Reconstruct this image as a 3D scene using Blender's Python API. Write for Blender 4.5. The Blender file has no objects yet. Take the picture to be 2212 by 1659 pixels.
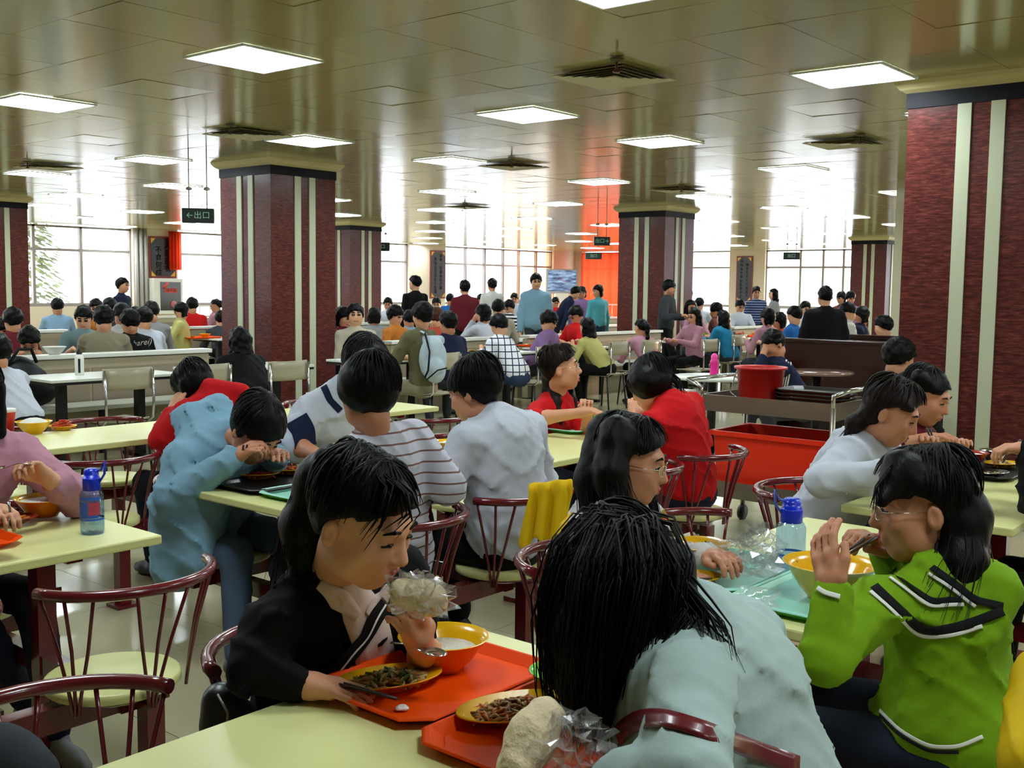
import bpy, math, random
import numpy as np
from mathutils import Matrix, Vector
random.seed(7); RNG = np.random.default_rng(7)
scene = bpy.context.scene
COL = scene.collection
# ---------------------------------------------------------------- camera
# room axes are the world axes (X across the table rows, Y along them)
FPX, HOR, ROLL, YAW, CZ = 2340.0, 622.0, math.radians(.67), math.radians(40), 1.53
PIT = math.atan((829.5 - HOR) / FPX)
RW = np.array([math.cos(YAW), math.sin(YAW), 0.]); FW = np.array([-math.sin(YAW), math.cos(YAW), 0.]); ZW = np.array([0., 0., 1.])
_f = FW * math.cos(PIT) - ZW * math.sin(PIT); _u = FW * math.sin(PIT) + ZW * math.cos(PIT)
CR = RW * math.cos(ROLL) + _u * math.sin(ROLL); CU = -RW * math.sin(ROLL) + _u * math.cos(ROLL); CF = _f
cam_d = bpy.data.cameras.new('camera'); cam = bpy.data.objects.new('camera', cam_d); COL.objects.link(cam)
cam_d.sensor_width = 36.0; cam_d.lens = FPX / 2212 * 36.0; cam_d.clip_start = .05; cam_d.clip_end = 300
cam.matrix_world = Matrix([[CR[0], CU[0], -CF[0], 0], [CR[1], CU[1], -CF[1], 0], [CR[2], CU[2], -CF[2], CZ], [0, 0, 0, 1]])
scene.camera = cam
# ---------------------------------------------------------------- world, sun, exposure
vs = scene.view_settings
vs.view_transform = 'Standard'; vs.look = 'None'; vs.gamma = 1.0; vs.use_curve_mapping = False; vs.exposure = 0.0
world = bpy.data.worlds.new('world'); scene.world = world; world.use_nodes = True
bg = world.node_tree.nodes['Background']; bg.inputs[0].default_value = (.93, .96, 1.0, 1); bg.inputs[1].default_value = 4.5
sun_d = bpy.data.lights.new('sun', 'SUN'); sun_d.energy = 3.0; sun_d.angle = math.radians(.6); sun_d.color = (1, .55, .28)
sun = bpy.data.objects.new('sun', sun_d); COL.objects.link(sun)
sun.rotation_euler = Vector((-.10, -1, -math.tan(math.radians(5.0)))).to_track_quat('-Z', 'Y').to_euler()
LAMP_L = 32.0
try:
    scene.cycles.use_denoising = True; scene.cycles.denoiser = 'OPENIMAGEDENOISE'
    scene.cycles.max_bounces = 8; scene.cycles.diffuse_bounces = 4; scene.cycles.glossy_bounces = 4
    scene.cycles.transparent_max_bounces = 12; scene.cycles.caustics_reflective = False; scene.cycles.caustics_refractive = False
    scene.cycles.sample_clamp_indirect = 6.0
except Exception: pass
# ---------------------------------------------------------------- helpers
def nrm(v):
    v = np.asarray(v, float); n = np.linalg.norm(v); return v / n if n > 1e-9 else v
def A(*v): return np.array(v, float)
def px(x, y, d):
    """world point seen at photograph pixel x, y at distance d along the view axis"""
    return A(0, 0, CZ) + d * (CF + (x - 1106.) / FPX * CR + (829.5 - y) / FPX * CU)
def pz(x, y, z):
    r = CF + (x - 1106.) / FPX * CR + (829.5 - y) / FPX * CU
    return A(0, 0, CZ) + r * ((z - CZ) / r[2])
def lin(c):
    c = c / 255.; return c / 12.92 if c <= .04045 else ((c + .055) / 1.055) ** 2.4
def rgb(r, g, b): return (lin(r), lin(g), lin(b), 1)
MATS = {}
def mat(name, c, rough=.5, metal=0., spec=.5, coat=0., bump=0., bscale=40., bstretch=None, emit=None, es=0., alpha=1., var=0., vscale=8., sheen=0., trans=0., sss=0.):
    if name in MATS: return MATS[name]
    m = bpy.data.materials.new(name); m.use_nodes = True; MATS[name] = m
    nt = m.node_tree; b = nt.nodes['Principled BSDF']
    b.inputs['Base Color'].default_value = c; b.inputs['Roughness'].default_value = rough; b.inputs['Metallic'].default_value = metal
    b.inputs['Specular IOR Level'].default_value = spec; b.inputs['Coat Weight'].default_value = coat; b.inputs['Alpha'].default_value = alpha
    b.inputs['Sheen Weight'].default_value = sheen; b.inputs['Transmission Weight'].default_value = trans
    if sss: b.inputs['Subsurface Weight'].default_value = sss; b.inputs['Subsurface Radius'].default_value = (.012, .005, .003)
    if emit: b.inputs['Emission Color'].default_value = emit; b.inputs['Emission Strength'].default_value = es
    if bump or var:
        tc = nt.nodes.new('ShaderNodeTexCoord'); mp = nt.nodes.new('ShaderNodeMapping'); nt.links.new(tc.outputs['Object'], mp.inputs[0])
        if bstretch: mp.inputs['Scale'].default_value = bstretch
        if bump:
            n = nt.nodes.new('ShaderNodeTexNoise'); n.inputs['Scale'].default_value = bscale; n.inputs['Detail'].default_value = 4
            bp = nt.nodes.new('ShaderNodeBump'); bp.inputs['Strength'].default_value = bump; bp.inputs['Distance'].default_value = .01
            nt.links.new(mp.outputs[0], n.inputs[0]); nt.links.new(n.outputs[0], bp.inputs['Height']); nt.links.new(bp.outputs[0], b.inputs['Normal'])
        if var:
            n2 = nt.nodes.new('ShaderNodeTexNoise'); n2.inputs['Scale'].default_value = vscale; n2.inputs['Detail'].default_value = 3
            nt.links.new(mp.outputs[0], n2.inputs[0])
            mx = nt.nodes.new('ShaderNodeMix'); mx.data_type = 'RGBA'
            mx.inputs[6].default_value = tuple(x * (1 - var) for x in c[:3]) + (1,); mx.inputs[7].default_value = tuple(min(1, x * (1 + var)) for x in c[:3]) + (1,)
            nt.links.new(n2.outputs[0], mx.inputs[0]); nt.links.new(mx.outputs[2], b.inputs['Base Color'])
    return m
def glassy(name, tint, gloss=.08, rough=.03):
    """thin clear sheet: tinted see-through with a faint surface reflection"""
    if name in MATS: return MATS[name]
    m = bpy.data.materials.new(name); m.use_nodes = True; MATS[name] = m; nt = m.node_tree
    for n in list(nt.nodes): nt.nodes.remove(n)
    o = nt.nodes.new('ShaderNodeOutputMaterial'); t = nt.nodes.new('ShaderNodeBsdfTransparent'); g = nt.nodes.new('ShaderNodeBsdfGlossy'); mx = nt.nodes.new('ShaderNodeMixShader')
    t.inputs[0].default_value = tint; g.inputs['Roughness'].default_value = rough; mx.inputs[0].default_value = gloss
    nt.links.new(t.outputs[0], mx.inputs[1]); nt.links.new(g.outputs[0], mx.inputs[2]); nt.links.new(mx.outputs[0], o.inputs[0])
    return m
def tag(o, label=None, cat=None, group=None, kind=None):
    if label: o['label'] = label
    if cat: o['category'] = cat
    if group: o['group'] = group
    if kind: o['kind'] = kind
    return o
def empty(name, loc=(0, 0, 0), rz=0, label=None, cat=None, group=None, kind=None):
    o = bpy.data.objects.new(name, None); COL.objects.link(o); o.location = loc; o.rotation_euler = (0, 0, rz); o.empty_display_size = .1
    return tag(o, label, cat, group, kind)
def mesh_obj(name, V, F, m, parent=None, org=None, smooth=True, link=True):
    V = np.asarray(V, np.float32)
    q = parent
    while org is None and q is not None:
        if '_o' in q: org = np.array(q['_o'])
        q = q.parent
    if org is None: org = A(0, 0, 0)
    V = V - np.asarray(org, np.float32)
    me = bpy.data.meshes.new(name)
    if isinstance(F, np.ndarray):
        k = F.shape[1]; me.vertices.add(len(V)); me.vertices.foreach_set('co', V.ravel())
        me.loops.add(F.size); me.loops.foreach_set('vertex_index', F.astype(np.int32).ravel())
        me.polygons.add(len(F)); me.polygons.foreach_set('loop_start', np.arange(0, F.size, k, dtype=np.int32))
        me.update(calc_edges=True)
    else:
        me.from_pydata(V.tolist(), [], F)
    if smooth is True: me.polygons.foreach_set('use_smooth', np.ones(len(me.polygons), bool))
    elif smooth is not False and smooth is not None: me.polygons.foreach_set('use_smooth', np.asarray(smooth, bool))
    for x in (m if isinstance(m, (list, tuple)) else [m]): me.materials.append(x)
    me.validate()
    o = bpy.data.objects.new(name, me)
    if link: COL.objects.link(o)
    if parent is not None: o.parent = parent
    else: o.location = org
    return o
def root(name, org, label, cat, group=None, kind=None):
    """an Empty at a thing's base; its parts are given in world coordinates"""
    o = empty(name, tuple(org), 0, label, cat, group, kind); o['_o'] = [float(x) for x in org]; ROOTS.append(o); return o
ROOTS = []
class G:
    """collects simple shapes into one mesh"""
    def __init__(s): s.V = []; s.F = []; s.S = []
    def add(s, V, F, sm=False):
        b = len(s.V); s.V += [tuple(map(float, v)) for v in V]; s.F += [[i + b for i in f] for f in F]; s.S += [sm] * len(F); return s
    def box(s, c, d, R=None, taper=1.):
        c = A(*c); h = A(*d) / 2; vs_ = []
        for z in (-1, 1):
            for x, y in ((-1, -1), (1, -1), (1, 1), (-1, 1)):
                t = taper if z < 0 else 1
                p = A(x * h[0] * t, y * h[1] * t, z * h[2]); vs_.append(c + (R @ p if R is not None else p))
        return s.add(vs_, [[3, 2, 1, 0], [4, 5, 6, 7], [0, 1, 5, 4], [1, 2, 6, 5], [2, 3, 7, 6], [3, 0, 4, 7]])
    def tube(s, pts, r, n=8, cap=True, flat=1.):
        pts = [A(*p) for p in pts]; m = len(pts); rs = r if hasattr(r, '__len__') else [r] * m
        ref = None; V = []
        for i, p in enumerate(pts):
            t = nrm((pts[min(i + 1, m - 1)] - pts[max(i - 1, 0)]))
            if ref is None: ref = A(0, 0, 1) if abs(t[2]) < .9 else A(1, 0, 0)
            a = nrm(np.cross(t, ref)); b = np.cross(a, t); ref = b
            for k in range(n):
                w = 2 * math.pi * k / n; V.append(p + rs[i] * (math.cos(w) * a + flat * math.sin(w) * b))
        F = [[i * n + k, i * n + (k + 1) % n, (i + 1) * n + (k + 1) % n, (i + 1) * n + k] for i in range(m - 1) for k in range(n)]
        s.add(V, [f[::-1] for f in F], True)
        if cap:
            b = len(s.V) - len(V); s.F += [[b + k for k in range(n)], [b + (m - 1) * n + k for k in range(n)][::-1]]; s.S += [False, False]
        return s
    def lathe(s, prof, c=(0, 0, 0), n=24, sx=1., sy=1., R=None, a0=0., a1=2 * math.pi):
        full = abs(a1 - a0 - 2 * math.pi) < 1e-6; m = n if full else n + 1; V = []
        for r, z in prof:
            for k in range(m):
                w = a0 + (a1 - a0) * k / n; p = A(r * math.cos(w) * sx, r * math.sin(w) * sy, z)
                V.append(A(*c) + (R @ p if R is not None else p))
        F = []
        for i in range(len(prof) - 1):
            for k in range(n):
                k2 = (k + 1) % m; F.append([i * m + k, i * m + k2, (i + 1) * m + k2, (i + 1) * m + k])
        return s.add(V, F, True)
    def prism(s, poly, z0, z1, T=None):
        n = len(poly); V = [A(x, y, z0) for x, y in poly] + [A(x, y, z1) for x, y in poly]
        if T is not None: V = [T(v) for v in V]
        return s.add(V, [list(range(n))[::-1], list(range(n, 2 * n))] + [[i, (i + 1) % n, n + (i + 1) % n, n + i] for i in range(n)])
    def sheet(s, P, sm=True):
        P = np.asarray(P, float); a, b = P.shape[:2]
        return s.add(P.reshape(-1, 3), [[i * b + j, i * b + j + 1, (i + 1) * b + j + 1, (i + 1) * b + j] for i in range(a - 1) for j in range(b - 1)], sm)
    def build(s, name, m, parent=None, org=None, bevel=0., solid=0., sub=0):
        o = mesh_obj(name, np.array(s.V), s.F, m, parent, org, smooth=s.S)
        if solid: md = o.modifiers.new('solid', 'SOLIDIFY'); md.thickness = solid; md.offset = 0
        if bevel: md = o.modifiers.new('bevel', 'BEVEL'); md.width = bevel; md.segments = 2; md.limit_method = 'ANGLE'; md.angle_limit = math.radians(50)
        if sub: md = o.modifiers.new('sub', 'SUBSURF'); md.levels = sub; md.render_levels = sub
        return o
def copy_tree(o, parent=None):
    c = o.copy(); COL.objects.link(c)
    if parent is not None: c.parent = parent; c.matrix_parent_inverse = o.matrix_parent_inverse
    for ch in o.children: copy_tree(ch, c)
    return c
def rotz(a): return np.array([[math.cos(a), -math.sin(a), 0], [math.sin(a), math.cos(a), 0], [0, 0, 1.]])
def rotx(a): return np.array([[1., 0, 0], [0, math.cos(a), -math.sin(a)], [0, math.sin(a), math.cos(a)]])
def text_mesh(s, size, name, m, parent, T, depth=.002, shear=0., font_spacing=1.):
    """flat lettering as a thin mesh; T maps local (x, y, z) to world"""
    cu = bpy.data.curves.new(name, 'FONT'); cu.body = s; cu.size = size; cu.extrude = depth; cu.align_x = 'CENTER'; cu.align_y = 'CENTER'; cu.shear = shear; cu.resolution_u = 2; cu.space_character = font_spacing
    t = bpy.data.objects.new(name, cu); COL.objects.link(t); dg = bpy.context.evaluated_depsgraph_get(); ev = t.evaluated_get(dg); me = ev.to_mesh()
    V = [T(A(*v.co)) for v in me.vertices]; F = [list(p.vertices) for p in me.polygons]; ev.to_mesh_clear()
    COL.objects.unlink(t); bpy.data.objects.remove(t); bpy.data.curves.remove(cu)
    if not V: return None
    return mesh_obj(name, V, F, m, parent, smooth=False)
# ================================================================ the setting
CEIL = 2.94
U0, U1, V0, V1 = -25.5, 7.0, -6.0, 34.1     # room extents (inner faces)
M_ceil = mat('ceiling_metal_panel', rgb(158, 152, 102), .16, 0, .55, bump=.06, bscale=3.2, bstretch=(1, 1, 1))
M_seam = mat('ceiling_seam', rgb(120, 112, 90), .6)
M_tile = mat('floor_tile_beige', rgb(178, 172, 140), .12, 0, .5, var=.10, vscale=3.)
M_grout = mat('floor_grout', rgb(120, 110, 88), .8)
M_wall = mat('wall_cream', rgb(222, 206, 186), .6, bump=.02)
M_alu = mat('window_frame_aluminium', rgb(150, 140, 136), .45, .3)
M_glass = glassy('window_glass', (.97, .985, 1, 1), .05)
M_glassO = glassy('window_glass_glow_tint', (1, .80, .62, 1), .05)  # orange glow by the corner window, put into the tint of these panes
M_black = mat('black_trim', rgb(20, 20, 28), .55, spec=.2)
M_crown = mat('column_crown_cream', rgb(205, 190, 140), .45)
M_strip = mat('column_strip_cream', rgb(196, 200, 172), .4)
M_white = mat('white_paint', rgb(228, 228, 222), .4)
# granite-look cladding with a streaky grain
def granite():
    m = bpy.data.materials.new('column_red_granite'); m.use_nodes = True; nt = m.node_tree; b = nt.nodes['Principled BSDF']
    tc = nt.nodes.new('ShaderNodeTexCoord'); mp = nt.nodes.new('ShaderNodeMapping'); mp.inputs['Scale'].default_value = (9, 9, 60); mp.inputs['Rotation'].default_value = (.18, .12, 0)
    n = nt.nodes.new('ShaderNodeTexNoise'); n.inputs['Scale'].default_value = 1.5; n.inputs['Detail'].default_value = 8; n.inputs['Roughness'].default_value = .7
    r = nt.nodes.new('ShaderNodeValToRGB'); e = r.color_ramp.elements
    e[0].position = .36; e[0].color = rgb(56, 24, 22); e[1].position = .66; e[1].color = rgb(122, 66, 56); x = e.new(.52); x.color = rgb(88, 40, 36)
    nt.links.new(tc.outputs['Object'], mp.inputs[0]); nt.links.new(mp.outputs[0], n.inputs[0]); nt.links.new(n.outputs[0], r.inputs[0]); nt.links.new(r.outputs[0], b.inputs['Base Color'])
    b.inputs['Roughness'].default_value = .28; b.inputs['Specular IOR Level'].default_value = .22; return m
M_gran = granite()
def tiles(parent, name, z, size, m, near, gap, tilt, up, kname):
    """near tiles one by one, the rest of the grid as one part"""
    th = .012
    def tile_geo(g, x, y, seed):
        rr = random.Random(seed); a, b = rr.uniform(-tilt, tilt), rr.uniform(-tilt, tilt); h = size / 2 - gap
        vs_ = []
        for zz in (0, th if up else -th):
            for sx, sy in ((-1, -1), (1, -1), (1, 1), (-1, 1)):
                vs_.append((x + sx * h, y + sy * h, (z + (0 if zz else (-th if up else th))) + sx * h * a + sy * h * b))
        F = [[4, 5, 6, 7], [0, 1, 5, 4], [1, 2, 6, 5], [2, 3, 7, 6], [3, 0, 4, 7]]
        if not up: F = [f[::-1] for f in F]
        g.add(vs_, F)
    nu = int((U1 - U0) / size) + 1; nv = int((V1 - V0) / size) + 1; rest = G(); cells = []
    for i in range(nu):
        for j in range(nv):
            x, y = U0 + (i + .5) * size, V0 + (j + .5) * size
            if x > U1 or y > V1: continue
            q = A(x, y, z) - A(0, 0, CZ); d = q @ CF; sx = q @ CR / max(d, .01); vis = d > .8 and abs(sx) < .56
            cells.append((d if vis else 1e3 + d, i * 1000 + j, x, y))
    cells.sort(); protos = []
    for k in range(14):
        g = G(); tile_geo(g, 0, 0, k); g.V = [(a, b, c - z) for a, b, c in g.V]; protos.append(mesh_obj(name, np.array(g.V), g.F, m, None, smooth=False, link=False).data)
    for n_, (d, s, x, y) in enumerate(cells):
        if n_ < near and d < 1e3:
            o = bpy.data.objects.new(name, protos[s % 14]); COL.objects.link(o); o.location = (x, y, z); o.parent = parent
        else: tile_geo(rest, x, y, s)
    r = rest.build(kname, m, parent); r['kind'] = 'stuff'
floor = G().box(((U0 + U1) / 2, (V0 + V1) / 2, -.11), (U1 - U0 + .6, V1 - V0 + .6, .2)).build('floor', M_grout); floor['kind'] = 'structure'
tiles(floor, 'floor_tile', 0, .8, M_tile, 280, .0015, .0006, True, 'far_floor_tiles')
ceil = G().box(((U0 + U1) / 2, (V0 + V1) / 2, CEIL + .12), (U1 - U0 + .6, V1 - V0 + .6, .2)).build('ceiling', M_seam); ceil['kind'] = 'structure'
tiles(ceil, 'ceiling_panel', CEIL, .6, M_ceil, 290, .0012, .0045, False, 'far_ceiling_panels')
for nm, c, d in (('wall_near', ((U0 + U1) / 2, V0 - .15, CEIL / 2), (U1 - U0 + .6, .3, CEIL)), ('wall_right', (U1 + .15, (V0 + V1) / 2, CEIL / 2), (.3, V1 - V0 + .6, CEIL))):
    G().box(c, d).build(nm, M_wall)['kind'] = 'structure'
# ---- window walls: solid piers with glazed bays between them
OBST = []
wl = root('wall_left', (U0, 14, 0), None, None, kind='structure'); wb = root('wall_back', (-9, V1, 0), None, None, kind='structure')
def bay(axis, a0, a1, mull, n, low_solid=False, amber=()):
    OBST.append((U0 - .3, U0 + .55, a0, a1, 'w') if axis == 'L' else (a0, a1, V1 - .55, V1 + .3, 'w'))
    """one glazed bay: frame, mullions, a transom and panes; axis 'L' runs along Y on the left wall, 'B' along X on the back wall"""
    def bx(g, a, b, z0, z1, dep, off=0.):
        if axis == 'L': g.box((U0 - .10 + off, (a + b) / 2, (z0 + z1) / 2), (dep, b - a, z1 - z0))
        else: g.box(((a + b) / 2, V1 + .10 - off, (z0 + z1) / 2), (b - a, dep, z1 - z0))
    w = root('window_%d' % n, (U0, (a0 + a1) / 2, 0) if axis == 'L' else ((a0 + a1) / 2, V1, 0), None, None, kind='structure')
    zs, zt, z1 = 1.0, 2.33, CEIL - .02; f = G()
    bx(f, a0, a1, zs - .05, zs + .03, .12); bx(f, a0, a1, zt - .03, zt + .03, .09); bx(f, a0, a1, z1 - .05, z1, .1)
    ms = [a0] + list(mull) + [a1]
    f.build('window_frame', M_alu, w)
    for k, a in enumerate(ms):
        g = G(); bx(g, a - .035, a + .035, zs, z1, .1); g.build('mullion', M_alu, w)
    for a, b in zip(ms[:-1], ms[1:]):
        for z_a, z_b in ((zs, zt), (zt, z1)):
            g = G(); bx(g, a + .03, b - .03, z_a + .02, z_b - .02, .008); g.build('pane', M_glassO if (a + b) / 2 > 29.5 and axis == 'L' else M_glass, w)
    g = G(); bx(g, a0 - .05, a1 + .05, 0, .12 if not low_solid else zs - .05, .3)
    if low_solid: g.build('sill_wall', M_wall, w)
    else:
        g.build('kerb', M_wall, w); g = G(); bx(g, a0, a1, .12, zs - .05, .008); g.build('lower_pane', M_glass, w)
        rl = root('railing', (U0 + .5, (a0 + a1) / 2, 0) if axis == 'L' else ((a0 + a1) / 2, V1 - .5, 0), 'thin white railing with upright bars before ' + {2: 'the window by the left pillar', 4: 'the centre window', 5: 'the red curtain', 6: 'the window by the middle pillar', 7: 'the right sliding window', 9: 'the window behind the right pillar', 10: 'the rightmost hidden window'}.get(n, ''), 'railing')
        g = G(); bx(g, a0, a1, .93, .97, .04, .5); g.build('rail', M_white, rl)
        k = a0 + .1
        while k < a1 - .05:
            g = G(); bx(g, k - .012, k + .012, 0, .93, .024, .5); g.build('bar', M_white, rl); k += .32
    return w
bay('L', -5.6, 9.6, [-3, -.5, 2, 4.5, 7], 8, True)
bay('L', 10.2, 15.15, [11.4, 12.6, 13.8], 1, True)
bay('L', 16.45, 25.05, [18, 19.7, 21.4, 23.3], 2)
bay('L', 26.75, 32.7, [27.9, 28.9, 29.9, 30.8, 31.8], 4)
bay('B', -25.1, -21.9, [-23.6], 5)
bay('B', -20.9, -18.7, [-20.3], 6)
bay('B', -17.35, -13.2, [-16.1, -15.3, -14.6], 7)
bay('B', -12.0, -4.0, [-10, -8, -6], 9)
bay('B', -2.6, 5.4, [-.6, 1.4, 3.4], 10)
for a, b in ((V0 - .3, -5.6), (9.6, 10.2), (15.15, 16.45), (25.05, 26.75), (32.7, V1 + .3)):
    G().box((U0 - .12, (a + b) / 2, CEIL / 2), (.36, b - a, CEIL)).build('pier', M_wall, wl)
for a, b in ((U0, -25.1), (-21.9, -20.9), (-18.7, -17.35), (-13.2, -12.0), (-4, -2.6), (5.4, U1)):
    G().box(((a + b) / 2, V1 + .12, CEIL / 2), (b - a, .36, CEIL)).build('pier', M_wall, wb)
# tracks and pipes on the piers
for k, (y, r) in enumerate(((15.2, .045), (15.33, .05), (15.46, .045))):
    G().tube([(U0 + .12, y, 0), (U0 + .12, y, CEIL)], r, 10).build('pipe', mat('pipe_grey', rgb(170, 165, 165), .4), wl)
# red curtain in the corner window, drawn back beside the glass
M_curt = bpy.data.materials.new('red_curtain'); M_curt.use_nodes = True
nt = M_curt.node_tree
for n in list(nt.nodes): nt.nodes.remove(n)
o_ = nt.nodes.new('ShaderNodeOutputMaterial'); t_ = nt.nodes.new('ShaderNodeBsdfTranslucent'); d_ = nt.nodes.new('ShaderNodeBsdfDiffuse'); m_ = nt.nodes.new('ShaderNodeMixShader')
t_.inputs[0].default_value = (1, .34, .20, 1); d_.inputs[0].default_value = rgb(225, 60, 40); m_.inputs[0].default_value = .22
nt.links.new(t_.outputs[0], m_.inputs[1]); nt.links.new(d_.outputs[0], m_.inputs[2]); nt.links.new(m_.outputs[0], o_.inputs[0])
def curtain(x0, x1, y, label):
    P = [[(x0 + (x1 - x0) * i / 60, y + .05 * math.sin(i * .9), z) for z in (.25, 1.5, CEIL - .03)] for i in range(61)]
    o = G().sheet(P).build('curtain', M_curt, None, org=((x0 + x1) / 2, y, .25), solid=.004); tag(o, label, 'curtain')
curtain(-25.0, -22.0, V1 - .22, 'red curtain glowing in the corner window beside the television')
P = [[(U0 + .2 + .04 * math.sin(i * .9), 16.1 + .012 * i, z) for z in (1.9, 2.4, CEIL - .03)] for i in range(30)]
tag(G().sheet(P).build('curtain', M_curt, None, org=(U0 + .2, 16.2, 1.9), solid=.004), 'narrow red drape beside the calligraphy plaque above the hose cabinet', 'curtain')
# ---- columns
CW = .94
M_band = M_black
def column(u0, v0, n, w=CW):
    c = root('column', (u0 + w / 2, v0 + w / 2, 0), None, None, kind='structure'); c.name = 'column_%d' % n
    OBST.append((u0, u0 + w, v0, v0 + w, 'c')); h = CEIL - .175; x, y = u0 + w / 2, v0 + w / 2
    G().box((x, y, h / 2), (w, w, h)).build('granite_shaft', M_gran, c)
    G().box((x, y, h + .05), (w + .02, w + .02, .10)).build('black_band', M_band, c)
    g = G(); ps = [(-.01, 0), (.025, .02), (.05, .05), (.06, .075)]
    V = []; 
    for e, z in ps:
        q = w / 2 + e + .02
        for sx, sy in ((-1, -1), (1, -1), (1, 1), (-1, 1)): V.append((x + sx * q, y + sy * q, h + .10 + z))
    F = [[4 * i + k, 4 * i + (k + 1) % 4, 4 * i + 4 + (k + 1) % 4, 4 * i + 4 + k] for i in range(3) for k in range(4)] + [[3, 2, 1, 0]]
    g.add(V, F).build('crown_moulding', M_crown, c)
    for fx, fy in ((0, -1), (1, 0), (-1, 0), (0, 1)):
        for s in (-.095, .115):
            t = .014; sw = .088
            if fx == 0: cc = (x + s, y + fy * (w / 2 + t / 2), h / 2); dd = (sw, t, h)
            else: cc = (x + fx * (w / 2 + t / 2), y + s, h / 2); dd = (t, sw, h)
            G().box(cc, dd).build('cream_strip', M_strip, c)
    return c
A0 = (-10.86, 7.6)
column(A0[0], A0[1], 1); column(-2.76, 7.42, 2); column(A0[0], A0[1] + 8.2, 3); column(A0[0] - 8.3, A0[1] + .35, 4); column(A0[0] - 8.3, A0[1] + 8.5, 5)
column(-11.6, 27.6, 6); column(-2.83, 15.8, 8)
G().box((-4.86, 13.9, CEIL / 2), (.6, .6, CEIL)).build('column_9', mat('cream_stone', rgb(205, 198, 170), .15, var=.06))['kind'] = 'structure'
# ================================================================ ceiling fittings
M_emit = mat('lamp_tube_glow', (1, 1, 1, 1), .5, emit=(.86, .97, 1, 1), es=LAMP_L)
M_louv = mat('lamp_louvre', rgb(235, 245, 245), .25)
def lamp_proto(detail):
    r = empty('ceiling_lamp', (0, 0, 0)); s = .60
    g = G()
    for sx, sy, dx, dy in ((0, -1, s, .02), (0, 1, s, .02), (-1, 0, .02, s), (1, 0, .02, s)):
        g.box((sx * (s / 2 - .008), sy * (s / 2 - .008), .021), (dx * .8 if dx < .1 else dx, dy * .8 if dy < .1 else dy, .024))
    g.build('frame', M_louv, r)
    G().add([(-.288, -.288, .031), (.288, -.288, .031), (.288, .288, .031), (-.288, .288, .031)], [[3, 2, 1, 0]]).build('glowing_panel', M_emit, r)
    blades = []
    for k in range(1, 4): blades.append(((s * (k / 4 - .5), 0, .021), (.010, s - .03, .016)))
    for k in range(1, 9): blades.append(((0, s * (k / 9 - .5), .024), (s - .03, .004, .012)))
    if detail:
        for c, d in blades: G().box(c, d).build('louvre_blade', M_louv, r)
    else:
        g = G()
        for c, d in blades: g.box(c, d)
        g.build('louvre', M_louv, r)
    return r
LU = [-2.95 - 2.75 * k for k in range(-2, 9)]; LV = [1.6, 4.25, 6.95, 8.95, 11.8, 14.5, 17.2, 19.9, 22.6, 25.3, 28.0, 30.7]
LNAMES = {(-5.7, 4.25): 'large lit square louvred lamp in the ceiling above the ponytailed girl, left of centre', (-8.45, 4.25): 'lit square lamp cut by the left edge of the picture', (-5.7, 6.95): 'lit square lamp high above the picture centre, left of the air grille',
  (-2.95, 6.95): 'lit square lamp nearest the large right-hand pillar', (-8.45, 6.95): 'lit square lamp just above the right shoulder of the left red pillar', (-5.7, 8.95): 'lit square lamp right of centre above the middle red pillar',
  (-11.2, 6.95): 'lit square lamp left of the left red pillar top', (-8.45, 8.95): 'lit square lamp at the picture centre, third from the viewer', (-5.7, 11.8): 'lit square lamp between the middle and right pillars', (-8.45, 11.8): 'lit square lamp just left of the middle pillar crown', (-8.45, 14.5): 'lit square lamp just right of the middle pillar crown', (-11.2, 11.8): 'thin lit lamp midway between the left and middle pillars', (-11.2, 14.5): 'thin lit lamp above the red curtain reflection', (-13.95, 6.95): 'lit square lamp above the leftmost pillar', (-13.95, 8.95): 'lit square lamp just behind the hanging exit sign at left', (-13.95, 11.8): 'thin lit lamp touching the right side of the left pillar', (-16.7, 8.95): 'thin lit lamp over the leftmost window', (-19.45, 11.8): 'thin lit lamp over the pier with the wide plaque', (-5.7, 14.5): 'lit lamp half hidden by the large right pillar', (-2.95, 4.25): 'lit square lamp barely showing at the top edge of the picture'}
pd, pf = lamp_proto(True), lamp_proto(False); first = {True: pd, False: pf}; used = {True: 0, False: 0}
for u in LU:
    for v in LV:
        if any(abs(u - cu) < .85 and abs(v - cv) < .85 for cu, cv in ((-10.4, 8.07), (-2.36, 7.9), (-10.4, 16.3), (-18.7, 8.4), (-18.7, 16.6), (-11.1, 28.1), (-18.7, 24.5), (-2.36, 16.3), (-4.86, 13.9))): v += .9
        d = -.643 * u + .766 * v; k = d < 12.5 and d > 2
        o = first[k] if not used[k] else copy_tree(first[k]); used[k] = 1
        o.location = (u, v, CEIL - .0185); o.scale = (1.03, 1.03, .5)
        lb = [n for (a, b), n in LNAMES.items() if abs(a - u) < .1 and abs(b - v) < .1]
        tag(o, lb[0] if lb else 'small lit square louvred lamp in the far rows across the ceiling', 'ceiling lamp', 'square lamps in the ceiling')
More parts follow.
